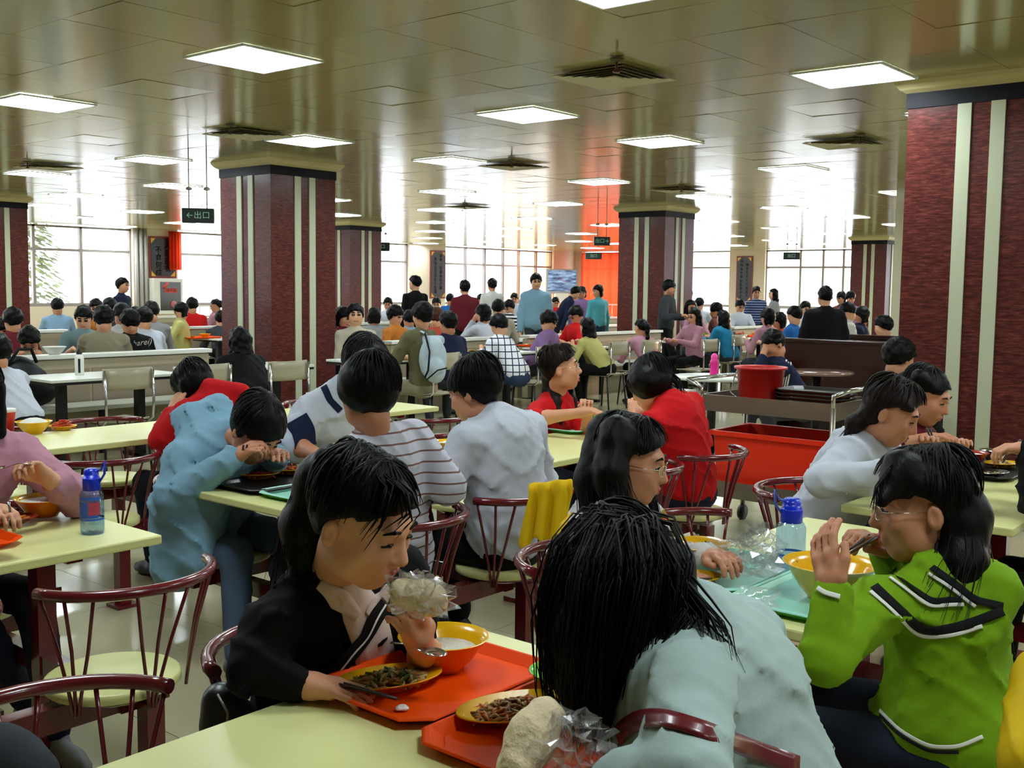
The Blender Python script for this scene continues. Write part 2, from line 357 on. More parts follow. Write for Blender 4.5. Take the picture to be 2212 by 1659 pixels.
# air grilles
M_grl = mat('grille_enamel', rgb(190, 182, 150), .4); M_dark = mat('dark_gap', rgb(92, 86, 62), .8)
VN = [((-4.19, 5.99), 'square air grille with slanted vanes nearest the viewer in the ceiling'), ((-8.45, 6.22), 'square air grille above the left red pillar'), ((-4.27, 9.92), 'square air grille near the large right pillar'), ((-8.09, 9.63), 'square air grille beside the centre lamp'), ((-12.83, 6.54), 'square air grille in the left part of the ceiling'),
      ((-12.8, 10.3), 'square air grille behind the hanging sign'), ((-8.1, 13.2), 'far air grille left of the middle pillar'), ((-4.3, 13.4), 'far air grille on the right side'), ((-12.8, 14.0), 'far air grille in the centre of the ceiling')]
for (u, v), lb in VN:
    r = root('air_grille', (u, v, CEIL - .02), lb, 'air grille', 'air grilles in the ceiling')
    G().box((u, v, CEIL - .016), (.5, .5, .004)).build('backing', M_dark, r)
    for k in range(5):
        h = .30 - k * .055; g = G(); z0, z1 = CEIL - .03, CEIL - .018; e = .028
        for (ax, ay, bx, by) in ((-1, -1, 1, -1), (1, -1, 1, 1), (1, 1, -1, 1), (-1, 1, -1, -1)):
            i = h - e
            g.add([(u + ax * h, v + ay * h, z0), (u + bx * h, v + by * h, z0), (u + bx * i, v + by * i, z1), (u + ax * i, v + ay * i, z1)], [[0, 1, 2, 3], [3, 2, 1, 0]])
        g.build('vane', M_grl, r)
    G().box((u, v, CEIL - .026), (.10, .10, .01)).build('centre_plate', M_grl, r)
    # sprinkler beside it
    su, sv = u + .32, v - .42
    s = root('sprinkler', (su, sv, CEIL), 'brown sprinkler head beside the ' + lb.split(' with')[0], 'sprinkler', 'sprinkler heads')
    G().lathe([(0, 0), (.045, 0), (.04, -.012), (.014, -.02), (0, -.02)], (su, sv, CEIL - .01), 16).build('rosette', M_dark, s)
    G().tube([(su, sv, CEIL - .02), (su, sv, CEIL - .085)], .008, 8).build('stem', mat('sprinkler_brass', rgb(92, 48, 30), .4, .6), s)
    G().lathe([(0, -.085), (.026, -.085), (.02, -.094), (0, -.096)], (su, sv, CEIL), 12).build('deflector', MATS['sprinkler_brass'], s)
# exit signs on rods
M_sign = mat('exit_sign_dark_green', rgb(10, 26, 20), .4); M_sgl = mat('exit_sign_letters', rgb(150, 190, 170), .5, emit=rgb(150, 200, 175), es=.25)
def exit_sign(c, rz, label, w=.36, h=.17, rod=.45, s='←出口', side=True):
    r = root('exit_sign', c, label, 'exit sign', 'hanging exit signs'); R = rotz(rz); T = lambda p: A(*c) + R @ p
    g = G().box(c, (w, .06, h), R); g.build('sign_box', M_sign, r, bevel=.006)
    for sx in (-.28, .28):
        G().tube([T(A(sx * w, 0, h / 2)), T(A(sx * w, 0, CEIL - c[2]))], .006, 6).build('rod', M_alu, r)
        q = T(A(sx * w, 0, h / 2 + .20)); G().lathe([(0, .025), (.028, .012), (.034, -.008), (0, -.02)], q, 12).build('float_cup', mat('cup_grey', rgb(140, 135, 125), .5), r)
    text_mesh(s, h * .55, 'lettering', M_sgl, r, lambda p: T(A(p[0], -.0315, p[1])))
    if side: G().box(T(A(w / 2 + .001, 0, .01)), (.004, .05, h * .7), R).build('side_panel', mat('sign_side_yellow', rgb(150, 140, 50), .5), r)
q = px(428, 466, 11.2); exit_sign(q, math.radians(52), 'dark green exit sign with arrow hanging left of the left red pillar', .32, .15)
q = px(822, 533, 25); exit_sign(q, math.radians(45), 'small dark exit sign hanging in front of the centre-left window', .42, .2, s='出口')
q = px(1300, 521, 17.5); exit_sign(q, math.radians(45), 'dark green exit sign hanging left of the middle red pillar', .26, .14, s='出口→')
q = px(1282, 553, 33); exit_sign(q, math.radians(45), 'tiny dark exit sign against the red curtain', .5, .2, s='出口')
q = px(1710, 553, 27); exit_sign(q, math.radians(20), 'small dark exit sign hanging before the right-hand windows', .4, .18, s='出口')
# ================================================================ wall fittings
M_plq = mat('plaque_dark_wood', rgb(30, 22, 22), .35); M_red = mat('plaque_red_rim', rgb(120, 26, 20), .4); M_gold = mat('plaque_gold', rgb(196, 146, 40), .35, .4)
def plaque(c, w, h, cols, axis, label):
    r = root('calligraphy_plaque', c, label, 'plaque')
    if axis == 'L': T = lambda p: A(c[0] + p[2], c[1] + p[0], c[2] + p[1])
    else: T = lambda p: A(c[0] + p[0], c[1] - p[2], c[2] + p[1])
    def bx(x, y, z, dx, dy, dz, nm, m):
        g = G().box((0, 0, 0), (dx, dy, dz)); g.V = [tuple(T(A(*v) + A(x, y, z))) for v in g.V]; return g.build(nm, m, r)
    bx(0, 0, .01, w, h, .02, 'rim', M_red); bx(0, 0, .022, w - .10, h - .10, .012, 'board', M_plq)
    for sx in (-1, 1):
        for sy in (-1, 1):
            a, b = sx * (w / 2 - .05), sy * (h / 2 - .05); e = .14
            g = G().add([T(A(a, b, .03)), T(A(a - sx * e, b, .03)), T(A(a, b - sy * e, .03)), T(A(a, b, .034)), T(A(a - sx * e, b, .034)), T(A(a, b - sy * e, .034))], [[0, 1, 2], [5, 4, 3], [0, 3, 4, 1], [1, 4, 5, 2], [2, 5, 3, 0]])
            g.build('gold_corner', M_gold, r)
    for x, y0, st, sz, s in cols:
        for i, ch in enumerate(s):
            text_mesh(ch, sz, 'character', M_gold, r, lambda p, x=x, y=y0 - i * st: T(A(p[0] + x, p[1] + y, .032)))
plaque((U0 + .07, 15.98, 2.22), .80, 1.08, [(.13, .30, .20, .19, '人是在衣'), (-.13, .19, .20, .19, '不食何成')], 'L', 'wide black and gold calligraphy plaque with red rim above the hose cabinet')
plaque((U0 + .07, 26.35, 1.95), .74, 1.60, [(.13, .62, .135, .13, '春种一粒粟秋收万颗'), (-.13, .50, .135, .13, '四海无闲田农夫犹饿')], 'L', 'tall black and gold calligraphy plaque on the pier left of the centre windows')
plaque((-18.1, V1 - .07, 1.92), .62, 1.60, [(.11, .50, .135, .12, '锄禾日当午汗滴禾下'), (-.11, .62, .135, .12, '谁知盘中餐粒粒皆辛苦')], 'B', 'tall black calligraphy plaque on the pier between the right-hand windows')
# hose cabinet
c = (U0 + .06, 16.1, 1.0); r = root('hose_cabinet', (U0, 16.1, .75), 'white framed glass hose cabinet on the pier under the wide plaque', 'cabinet')
G().box((U0 + .20, 15.98, 1.21), (.26, .86, .92)).build('cabinet_body', M_white, r, bevel=.008)
G().box((U0 + .335, 16.04, 1.21), (.015, .60, .74)).build('glass_door', mat('cabinet_glass_dark', rgb(60, 58, 52), .1), r)
G().box((U0 + .345, 16.04, 1.36), (.006, .36, .12)).build('red_label', mat('label_red', rgb(190, 60, 50), .5), r)
text_mesh('消火栓', .10, 'lettering', M_white, r, lambda p: A(U0 + .351, 16.04 + p[0], 1.36 + p[1]))
G().tube([(U0 + .345, 15.82, 1.42), (U0 + .345, 15.95, 1.55)], .04, 8).build('red_pipe', MATS['label_red'], r)
G().lathe([(0, 0), (.09, 0), (.09, .02), (0, .02)], (U0 + .345, 16.12, 1.0), 16, R=np.array([[0, 0, 1.], [0, 1, 0], [-1, 0, 0]])).build('hose_coil', mat('hose_pink', rgb(170, 90, 90), .6), r)
# television on the corner pier
tvc = px(1213, 608, 40.6); rz = math.radians(45)
r = root('television', tvc, 'grey framed television showing a blue picture on the corner pier', 'television'); R = rotz(rz)
G().box(A(*tvc) + A(-.5, .25, -.1), (1.6, .08, .08)).build('wall_arm', M_white, r); G().box(tvc, (1.2, .22, .93), R).build('television_case', mat('tv_grey', rgb(160, 160, 168), .4), r, bevel=.02)
m = bpy.data.materials.new('tv_picture'); m.use_nodes = True; nt = m.node_tree; b = nt.nodes['Principled BSDF']
tc = nt.nodes.new('ShaderNodeTexCoord'); mp = nt.nodes.new('ShaderNodeMapping'); mp.inputs['Scale'].default_value = (1.2, 1.2, 5)
n = nt.nodes.new('ShaderNodeTexNoise'); n.inputs['Scale'].default_value = 2.2; cr = nt.nodes.new('ShaderNodeValToRGB'); e = cr.color_ramp.elements
e[0].position = .35; e[0].color = rgb(50, 70, 120); e[1].position = .68; e[1].color = rgb(190, 225, 255)
nt.links.new(tc.outputs['Object'], mp.inputs[0]); nt.links.new(mp.outputs[0], n.inputs[0]); nt.links.new(n.outputs[0], cr.inputs[0]); nt.links.new(cr.outputs[0], b.inputs['Emission Color']); b.inputs['Emission Strength'].default_value = .9; b.inputs['Base Color'].default_value = (.02, .02, .03, 1)
G().box(A(*tvc) + R @ A(0, -.112, .02), (1.06, .006, .77), R).build('screen', m, r)
g = G(); 
for k in range(3): g.tube([A(*tvc) + R @ A(-.12 + .09 * k, -.117, .10 - .03 * k), A(*tvc) + R @ A(.02 + .09 * k, -.117, .06 - .05 * k)], [.035, .02], 8, flat=.15)
g.build('picture_red_spot', mat('tv_red', rgb(200, 80, 100), .5, emit=rgb(200, 80, 100), es=.7), r)
G().box(A(*tvc) + A(0, 0, -.62), (.5, .4, .36), R).build('bracket', M_white, r)
# outside: tree beyond the left window
def tree(c, h, w, label):
    r = root('tree', c, label, 'tree'); rr = random.Random(3)
    G().tube([c, A(*c) + A(.1, 0, h * .5), A(*c) + A(0, .1, h * .9)], [.2, .15, .05], 8).build('trunk', mat('bark', rgb(90, 75, 60), .9), r)
    g = G()
    for k in range(1500):
        t = rr.random(); a = rr.uniform(0, 6.28); rad = w * (1 - .75 * t) * rr.uniform(.4, 1); p = A(*c) + A(math.cos(a) * rad, math.sin(a) * rad, h * (.12 + .88 * t) - .5 * rad)
        d = nrm(A(math.cos(a), math.sin(a), -.5)) * .38; s_ = nrm(np.cross(d, A(0, 0, 1))) * .10
        g.add([p - s_, p + d * .3 + s_, p + d, p + d * .4 - s_ * 1.2], [[0, 1, 2, 3]])
    f = g.build('foliage', mat('conifer_green', rgb(112, 122, 78), .8, var=.4, vscale=3), r); f['kind'] = 'stuff'
tree(A(*px(52, 700, 38)[:2], -3.5), 9.5, 2.4, 'green conifer seen through the left window')
bl = px(220, 640, 60); r = root('building', (bl[0], bl[1], -6), 'pale building faintly seen outside the left windows', 'building')
G().box((bl[0] - 2, bl[1], -3.2), (8, 12, 7.4)).build('facade', mat('outside_pale', rgb(240, 240, 240), .8), r)
for k in range(3): G().box((bl[0] + 2.02, bl[1] - 3 + 3 * k, -.9), (.05, 1.4, 1.3)).build('facade_window', mat('outside_glass', rgb(190, 200, 210), .2), r)
# ================================================================ furniture
M_top = mat('laminate_cream_yellow', rgb(222, 221, 152), .32, spec=.4, var=.03, vscale=4)
M_edge = mat('laminate_edge', rgb(200, 188, 128), .5)
M_maroon = mat('enamel_maroon', rgb(98, 18, 26), .22, coat=.4)
M_chrome = mat('chrome', rgb(200, 200, 200), .18, 1.)
def seat_with_back(r, cx, cy, out, nm='seat', back=True):
    """round seat with a curved rail on three fans of rods; out is +1 / -1 along X away from the table"""
    z = .43; R_ = .185
    g = G().lathe([(0, z - .03), (R_ - .005, z - .03), (R_, z - .026), (R_, z - .004), (R_ - .006, z), (0, z)], (cx, cy, 0), 36)
    s = g.build(nm, M_top, r)
    G().lathe([(0, z - .055), (R_ - .06, z - .055), (R_ - .02, z - .031), (0, z - .031)], (cx, cy, 0), 24).build('seat_pan', M_maroon, s)
    if not back: return
    rail = [];
    for k in range(17):
        w = math.radians(-78 + 156 * k / 16); e = .055 * max(0, abs(math.degrees(w)) - 55) / 23
        rail.append((cx + out * (.245 * math.cos(w) + .05 - .02), cy + .262 * math.sin(w), .728))
    ch = G().tube(rail, .0155, 10).build('back_rail', M_maroon, s); ch['label'] = 'maroon curved back rail'
    for cl in (-58, 0, 58):
        w0 = math.radians(cl)
        for dv in (-17, 0, 17):
            w1 = math.radians(cl + dv); b = A(cx + out * ((R_ + .012) * math.cos(w0 + math.radians(dv * .12))), cy + (R_ + .012) * math.sin(w0 + math.radians(dv * .12)), z - .05)
            t = A(cx + out * (.245 * math.cos(w1) + .03), cy + .262 * math.sin(w1), .720)
            m = b * .45 + t * .55 + A(0, 0, 0); m = A(cx + (m[0] - cx) * .97, cy + (m[1] - cy) * .96, m[2])
            G().tube([b, b * .72 + m * .28 + A(0, 0, .01), m, t * .6 + m * .4, t], .0055, 6).build('rod', M_maroon, s)
def dining_table(u0, v0, length, label, w=.6):
    c = (u0 + w / 2, v0 + length / 2, 0); r = root('dining_table', c, label, 'table', 'cream tables with fixed seats')
    t = G().box((c[0], c[1], .735), (w, length, .03)).build('tabletop', [M_top], r, bevel=.006)
    for s in (-.3, .3):
        v = c[1] + s * length
        G().box((c[0], v, .36), (.06, .06, .72)).build('post', M_maroon, r)
        G().box((c[0], v, .705), (w * .7, .05, .03)).build('top_bracket', M_maroon, r)
        G().box((c[0], v, .335), (w + .40, .05, .06)).build('cross_beam', M_maroon, r)
        G().box((c[0], v, .012), (.2, .14, .024)).build('foot_plate', M_maroon, r)
    for o, u in ((-1, u0 - .19), (1, u0 + w + .19)):
        vs2 = (v0 + length * .25, v0 + length * .765)
        G().box((u - o * .02, c[1], .345), (.055, length * .82, .07)).build('side_beam', M_maroon, r)
        for v in vs2:
            seat_with_back(r, u, v, o, back=not (o > 0 and u0 > -2 and v0 < 3))
            G().box((u + o * .06, v + .08, .17), (.055, .055, .34)).build('post', M_maroon, r)
            G().box((u + o * .06, v + .08, .008), (.11, .11, .016)).build('foot_plate', M_maroon, r)
TL = 1.2
TAB = {}
for nm, u, v, lb in (
    ('R1T1', -1.60, .62, 'cream table at the front carrying the two orange trays'), ('R1T2', -1.60, 2.30, 'cream table carrying the pale teal trays and the blue-capped bottle'), ('R1T3', -1.60, 3.80, 'cream table beside the large right pillar where two women eat'),
    ('R2T1', -3.57, .65, 'cream table at the left edge carrying an orange tray and a blue-capped bottle'), ('R2T2', -3.57, 2.34, 'cream table where the boy in the pale blue hooded jacket bends over his tray'), ('R2T3', -3.57, 3.80, 'cream table between the girl and the boy in red shirts'),
    ('R3T1', -5.50, .65, 'cream table at the far left under the red drink cup'), ('R3T2', -5.50, 2.30, 'cream table with a rice bowl and a red dish behind the pink sleeve'), ('R3T3', -5.50, 3.82, 'empty-ended cream table behind the striped shirt, in front of the left pillar')):
    dining_table(u, v, TL if nm != 'R3T3' else 1.28, lb); TAB[nm] = (u, v)
# ---- pale booth row: half-height partitions, benches, white tables, plywood chairs
M_part = mat('partition_beige', rgb(176, 164, 138), .55, bump=.02); M_part2 = mat('partition_panel', rgb(140, 126, 106), .5)
M_cap = mat('partition_cap_white', rgb(222, 224, 214), .3); M_lam = mat('laminate_white', rgb(226, 228, 220), .25, var=.02); M_legs = mat('black_steel', rgb(20, 20, 22), .4, .3)
M_bench = mat('bench_pale', rgb(196, 198, 184), .4)
def partition(u, v0, v1, label, h=.88, sides=(1, -1), mt=None):
    OBST.append((u - .1, u + .1, v0, v1, 'p')); r = root('booth_partition', (u, (v0 + v1) / 2, 0), label, 'booth bench', 'half-height booth partitions with benches'); c = (v0 + v1) / 2; L = v1 - v0
    G().box((u, c, h / 2 - .02), (.10, L, h - .06)).build('partition_core', M_part, r)
    G().box((u, c, h - .02), (.17, L + .04, .04)).build('cap_rail', M_cap, r, bevel=.006)
    n = max(1, int(round(L / 1.2)))
    for s in sides:
        for k in range(n):
            G().box((u + s * .056, v0 + (k + .5) * L / n, h * .60), (.014, L / n - .03, h * .5)).build('panel', M_part2, r)
        G().box((u + s * .29, c, .42), (.40, L, .04)).build('bench_seat', M_bench, r, bevel=.006)
        G().box((u + s * .16, c, .20), (.05, L, .40)).build('bench_front', M_part, r)
        for v in np.linspace(v0 + .3, v1 - .3, n + 1): G().box((u + s * .42, v, .2), (.04, .05, .4)).build('bench_leg', M_legs, r)
def white_table(u, v, label, L=1.2, w=.62, m=None):
    OBST.append((u - w / 2, u + w / 2, v - L / 2, v + L / 2, 't')); r = root('booth_table', (u, v, 0), label, 'table', 'white-topped booth tables')
    G().box((u, v, .738), (w, L, .024)).build('tabletop', m or M_lam, r, bevel=.004); G().box((u, v, .715), (w - .01, L - .01, .022)).build('black_edge_strip', M_legs, r)
    for s in (-.3, .3):
        G().box((u, v + s * L, .36), (.07, .07, .70)).build('post', M_legs, r); G().box((u, v + s * L, .015), (.5, .07, .03)).build('foot', M_legs, r)
M_ply = mat('plywood_grey_beige', rgb(166, 158, 134), .3, var=.06, vscale=6)
def ply_chair(u, v, face, label, m=None):
    R = rotz(face); T = lambda p: A(u, v, 0) + R @ p       # local: +y forward
    r = root('plywood_chair', (u, v, 0), label, 'chair', 'plywood chairs with metal frames'); m = m or M_ply
    P = [[T(A(x, -.20 + .012 * math.cos(x * 6) - .05 * (1 - (x / .2) ** 2) + .00, z)) + A(0, 0, 0) for z in np.linspace(.70, .87, 4)] for x in np.linspace(-.21, .21, 9)]
    G().sheet(P).build('backrest', m, r, solid=.014)
    P = [[T(A(x * (1 - .1 * (y < -.1)), y, .45 - .012 * math.cos(x * 7) + .02 * (y < -.15))) for y in np.linspace(-.2, .2, 6)] for x in np.linspace(-.20, .20, 7)]
    G().sheet(P).build('seat', m, r, solid=.014)
    for s in (-1, 1):
        G().tube([T(A(s * .17, .17, .435)), T(A(s * .19, -.17, .435)), T(A(s * .20, -.22, .47)), T(A(s * .205, -.225, .60)), T(A(s * .205, -.22, .86))], .011, 8).build('side_frame', M_chrome, r)
        G().tube([T(A(s * .17, .15, .43)), T(A(s * .19, .19, 0))], .011, 8).build('leg', M_legs, r); G().tube([T(A(s * .18, -.15, .43)), T(A(s * .2, -.2, 0))], .011, 8).build('leg', M_legs, r)
partition(-9.5, 2.6, 6.45, 'long beige booth partition with white cap left of the left red pillar'); partition(-9.5, 9.0, 11.0, 'beige booth partition behind the boy with the backpack'); partition(-9.5, 11.6, 15.0, 'beige booth partition behind the plaid shirt, left of the middle pillar')
partition(-9.5, 17.4, 22.0, 'beige booth partition right of the middle red pillar')
partition(-14.6, 3.0, 7.6, 'second-row beige booth partition at the far left'); partition(-14.6, 9.2, 12.4, 'second-row booth partition just left of the left red pillar'); partition(-14.6, 12.9, 17.6, 'second-row booth partition behind the orange shirt'); partition(-14.6, 18.2, 23.0, 'second-row booth partition behind the pale blue jacket')
partition(-19.6, 11, 17, 'third-row booth partition before the left windows'); partition(-19.6, 18, 24, 'third-row booth partition before the centre windows'); partition(-14.6, 24, 29, 'far booth partition before the right windows')
WT = {}
for u, v, lb in ((-8.66, 4.83, 'white table with the white flask beside the long partition'), (-8.7, 6.35, 'white table in front of the girl in black beside the left pillar'), (-8.62, 8.15, 'white table with a green tray beside the shouting boy'), (-8.7, 9.9, 'white table where the boy in plaid bends over a tray'), (-8.75, 11.6, 'white table with an orange tray in front of the purple shirt'), (-8.7, 14.7, 'white table with green trays right of the middle pillar'), (-8.7, 16.6, 'white table with a red tray behind the sky-blue hoodie'),
    (-10.55, 4.6, 'white booth table behind the long partition'), (-10.55, 6.0, 'white booth table in front of the boy in the grey-green shirt'), (-10.6, 10.2, 'white booth table in front of the orange shirt'), (-10.6, 12.6, 'white booth table beside the standing boy in maroon'), (-10.6, 18.8, 'white booth table in the right middle distance'),
    (-13.7, 6.0, 'white booth table in the far left row'), (-13.5, 9.75, 'white booth table with orange trays just left of the left pillar'), (-13.6, 14, 'white booth table beyond the standing boys'), (-13.6, 19.6, 'white booth table behind the middle pillar'), (-15.6, 11.6, 'white booth table before the hose cabinet'), (-15.6, 20, 'white booth table in the far centre'), (-18.6, 15, 'white booth table close to the left windows'), (-18.6, 21, 'white booth table close to the centre windows')):
    white_table(u, v, lb)
FX = math.pi / 2      # facing -X (towards the partition row)
for u, v, lb in ((-7.95, 4.55, 'plywood chair pulled to the white table with the flask'), (-7.9, 5.25, 'plywood chair behind the head of the person in the red jacket'), (-7.95, 3.45, 'plywood chair behind the red drink cup at the left edge'), (-7.8, 6.0, 'plywood chair at the back of the girl in black'), (-7.75, 7.95, 'plywood chair under the boy with the backpack'), (-7.85, 9.75, 'plywood chair under the boy in the plaid shirt'), (-8.0, 11.4, 'plywood chair of the girl in the yellow cardigan'), (-8.0, 12.15, 'plywood chair of the girl in pink with a ponytail'), (-8.1, 14.75, 'plywood chair of the girl in the sky-blue hoodie'), (-8.0, 15.5, 'empty plywood chair right of the sky-blue hoodie'), (-8.0, 16.6, 'plywood chair behind the boy in the striped tracksuit'), (-7.6, 13.0, 'plywood chair beside the walking man')):
    ply_chair(u, v, FX, lb)
# ---- dark wood booth on the right
M_wood = mat('dark_cherry_wood', rgb(46, 16, 14), .22, var=.25, vscale=5, bstretch=(3, 3, 20))
r = root('wooden_booth', (-4.5, 10.85, 0), 'dark polished wooden booth bench behind the man in the black shirt', 'booth bench')
G().box((-4.4, 10.85, .5), (1.7, .08, 1.0)).build('back_panel', M_wood, r, bevel=.01); G().box((-4.4, 10.62, .43), (1.7, .42, .06)).build('seat', M_wood, r, bevel=.01); G().box((-4.4, 10.85, 1.01), (1.76, .12, .04)).build('top_rail', M_wood, r, bevel=.01)
for x in (-5.22, -3.58): G().box((x, 10.64, .4), (.06, .46, .8)).build('end_panel', M_wood, r, bevel=.01)
r = root('wooden_booth', (-4.5, 12.4, 0), 'second dark wooden booth bench farther back by the cream pilaster', 'booth bench')
G().box((-4.3, 12.4, .5), (2.0, .08, 1.0)).build('back_panel', M_wood, r, bevel=.01); G().box((-4.3, 12.17, .43), (2.0, .42, .06)).build('seat', M_wood, r, bevel=.01); G().box((-4.3, 12.4, 1.01), (2.06, .12, .04)).build('top_rail', M_wood, r, bevel=.01)
M_rt = mat('polished_brown_top', rgb(120, 92, 84), .12)
def pedestal(u, v, m, label, w=.7, L=.7):
    r = root('pedestal_table', (u, v, 0), label, 'table'); G().lathe([(0, .72), (w / 2, .72), (w / 2 + .008, .735), (w / 2, .75), (0, .75)], (u, v, 0), 40, sy=L / w).build('tabletop', m, r)
    G().tube([(u, v, .02), (u, v, .72)], .04, 12).build('stem', M_legs, r); G().lathe([(0, 0), (.24, 0), (.24, .015), (.05, .04), (0, .04)], (u, v, 0), 24).build('foot', M_legs, r)
OBST += [(-5.25, -3.55, 10.8, 10.9, 'p'), (-5.3, -3.3, 12.36, 12.44, 'p'), (-3.45, -2.5, 5.9, 6.55, 'p'), (-5.16, -4.56, 13.6, 14.2, 'c')]
pedestal(-4.55, 10.1, M_rt, 'shiny brown round table behind the tracksuit boy'); pedestal(-4.95, 8.75, M_lam, 'bright white round table with the pink bottle')
r = root('waste_box', (-6.2, 10.4, 0), 'small pale grey box standing on the floor by the walking man', 'bin'); q = pz(1465, 858, 0)
bq = px(1462, 825, 9.2); r.location = (bq[0], bq[1], 0); r['_o'] = [bq[0], bq[1], 0.]
G().box((bq[0], bq[1], .33), (.22, .22, .66)).build('box_body', mat('box_grey', rgb(190, 186, 176), .5), r, bevel=.01); G().box((bq[0], bq[1], .67), (.24, .24, .03)).build('box_lid', MATS['box_grey'], r)
# ---- service cart
M_steel = mat('brushed_steel', rgb(150, 142, 130), .32, .85, bump=.02)
cu0, cu1, cv0, cv1 = -3.42, -2.56, 5.92, 6.50
r = root('service_cart', ((cu0 + cu1) / 2, (cv0 + cv1) / 2, 0), 'steel service cart holding a red bucket and stacked trays', 'cart')
for z, nm in ((.80, 'upper_shelf'), (.27, 'lower_shelf')):
    g = G(); cx, cy = (cu0 + cu1) / 2, (cv0 + cv1) / 2
    g.box((cx, cy, z), (cu1 - cu0, cv1 - cv0, .012))
    for yy in (cv0, cv1): g.box((cx, yy, z + .035), (cu1 - cu0, .014, .10))
    for xx in (cu0, cu1): g.box((xx, cy, z + .035), (.014, cv1 - cv0, .10))
    g.build(nm, M_steel, r)
for xx in (cu0, cu1):
    for yy in (cv0, cv1): G().tube([(xx, yy, .08), (xx, yy, .86)], .017, 8).build('post', M_steel, r)
    G().tube([(xx, cv0, .84), (xx, cv0, .93), (xx + (.10 if xx > cx else -.10), cv0, .97), (xx + (.10 if xx > cx else -.10), cv1, .97), (xx, cv1, .93), (xx, cv1, .84)], .014, 8).build('push_handle', M_chrome, r)
    for yy in (cv0, cv1):
        G().lathe([(0, -.015), (.05, -.015), (.05, .015), (0, .015)], (xx, yy, .05), 16, R=np.array([[0, 0, 1.], [0, 1, 0], [-1, 0, 0]])).build('wheel', M_legs, r)
M_redp = mat('red_plastic', rgb(190, 20, 14), .35, sss=0); M_orbin = mat('orange_red_plastic', rgb(226, 44, 16), .35)
bc = A(cu0 + .27, cv0 + .25, .807); r = root('bucket', bc, 'red plastic bucket standing on the steel cart', 'bucket')
G().lathe([(0, 0), (.118, 0), (.122, .01), (.148, .235), (.163, .24), (.163, .252), (.146, .252), (.142, .24), (.115, .012), (0, .012)], bc, 40).build('bucket_body', M_redp, r)
G().tube([bc + A(-.158, 0, .235), bc + A(-.175, -.02, .16), bc + A(-.14, -.12, .09), bc + A(-.05, -.165, .05)], .004, 6).build('wire_handle', M_chrome, r)
def crate(u0, u1, v0, v1, z0, z1, m, name, label, cat, par=None):
    r = root(name, ((u0 + u1) / 2, (v0 + v1) / 2, z0), label, cat); t = .008; e = .025
    cx, cy = (u0 + u1) / 2, (v0 + v1) / 2; V = []
    for (z, i) in ((z0, e + .0), (z1, 0), (z1, t), (z0 + t, e + t)):
        for sx, sy in ((-1, -1), (1, -1), (1, 1), (-1, 1)): V.append((cx + sx * ((u1 - u0) / 2 - i), cy + sy * ((v1 - v0) / 2 - i), z))
    F = [[4 * a + k, 4 * a + (k + 1) % 4, 4 * a + 4 + (k + 1) % 4, 4 * a + 4 + k] for a in range(3) for k in range(4)] + [[3, 2, 1, 0], [12, 13, 14, 15]]
    G().add(V, F).build('tub', m, r, bevel=.004)
    g = G()
    for sy in (-1, 1): g.box((cx, cy + sy * ((v1 - v0) / 2 + .008), z1 - .014), (u1 - u0 + .03, .022, .028))
    for sx in (-1, 1): g.box((cx + sx * ((u1 - u0) / 2 + .008), cy, z1 - .014), (.022, v1 - v0 + .03, .028))
    g.build('rim', m, r)
crate(cu0 + .06, cu1 - .05, cv0 + .05, cv1 - .05, .277, .66, M_orbin, 'bin', 'orange-red plastic tub on the lower shelf of the cart', 'tub')
# ================================================================ people: signed-distance bodies turned into smooth meshes
def surf_nets(Fd, ax):
    S = Fd < 0; sh = tuple(n - 1 for n in Fd.shape)
    cnt = np.zeros(sh, np.int8)
    for a in (0, 1):
        for b in (0, 1):
            for c in (0, 1): cnt += S[a:a + sh[0], b:b + sh[1], c:c + sh[2]]
    I, J, K = np.nonzero((cnt > 0) & (cnt < 8)); M = len(I)
    if not M: return np.zeros((0, 3)), np.zeros((0, 4), int)
    idm = np.full(sh, -1, np.int32); idm[I, J, K] = np.arange(M)
    cor = [(a, b, c) for a in (0, 1) for b in (0, 1) for c in (0, 1)]
    val = {c: Fd[I + c[0], J + c[1], K + c[2]] for c in cor}
    acc = np.zeros((M, 3), np.float32); n = np.zeros(M, np.float32)
    for c in cor:
        for d in range(3):
            if c[d]: continue
            e = list(c); e[d] = 1; e = tuple(e); fa, fb = val[c], val[e]; m = (fa < 0) != (fb < 0)
            t = np.where(m, fa / np.where(m, fa - fb, 1), 0); p = np.zeros((M, 3), np.float32); p += np.array(c, np.float32); p[:, d] += t
            acc += p * m[:, None]; n += m
    acc /= n[:, None]; V = np.empty((M, 3), np.float32)
    for d, X in enumerate((I, J, K)): V[:, d] = ax[d][X] + acc[:, d] * (ax[d][X + 1] - ax[d][X])
    Q = []
    for d in range(3):
        sl0 = [slice(None)] * 3; sl1 = [slice(None)] * 3; sl0[d] = slice(0, -1); sl1[d] = slice(1, None)
        X = np.argwhere(S[tuple(sl0)] != S[tuple(sl1)]); o1, o2 = [(1, 2), (2, 0), (0, 1)][d]
        X = X[(X[:, o1] > 0) & (X[:, o2] > 0) & (X[:, o1] < sh[o1]) & (X[:, o2] < sh[o2])]
        def g(da, db):
            Y = X.copy(); Y[:, o1] -= da; Y[:, o2] -= db; return idm[Y[:, 0], Y[:, 1], Y[:, 2]]
        q = np.stack([g(1, 1), g(0, 1), g(0, 0), g(1, 0)], 1); ins = S[X[:, 0], X[:, 1], X[:, 2]]
        q[~ins] = q[~ins][:, ::-1]; Q.append(q[(q >= 0).all(1)])
    return V, np.concatenate(Q)
def cone(a, b, r1, r2=None, k=.02): return ('c', A(*a), A(*b), r1, r1 if r2 is None else r2, k)
def ell(c, r, R=None, k=.02): return ('e', A(*c), A(*r), np.eye(3) if R is None else R, k)
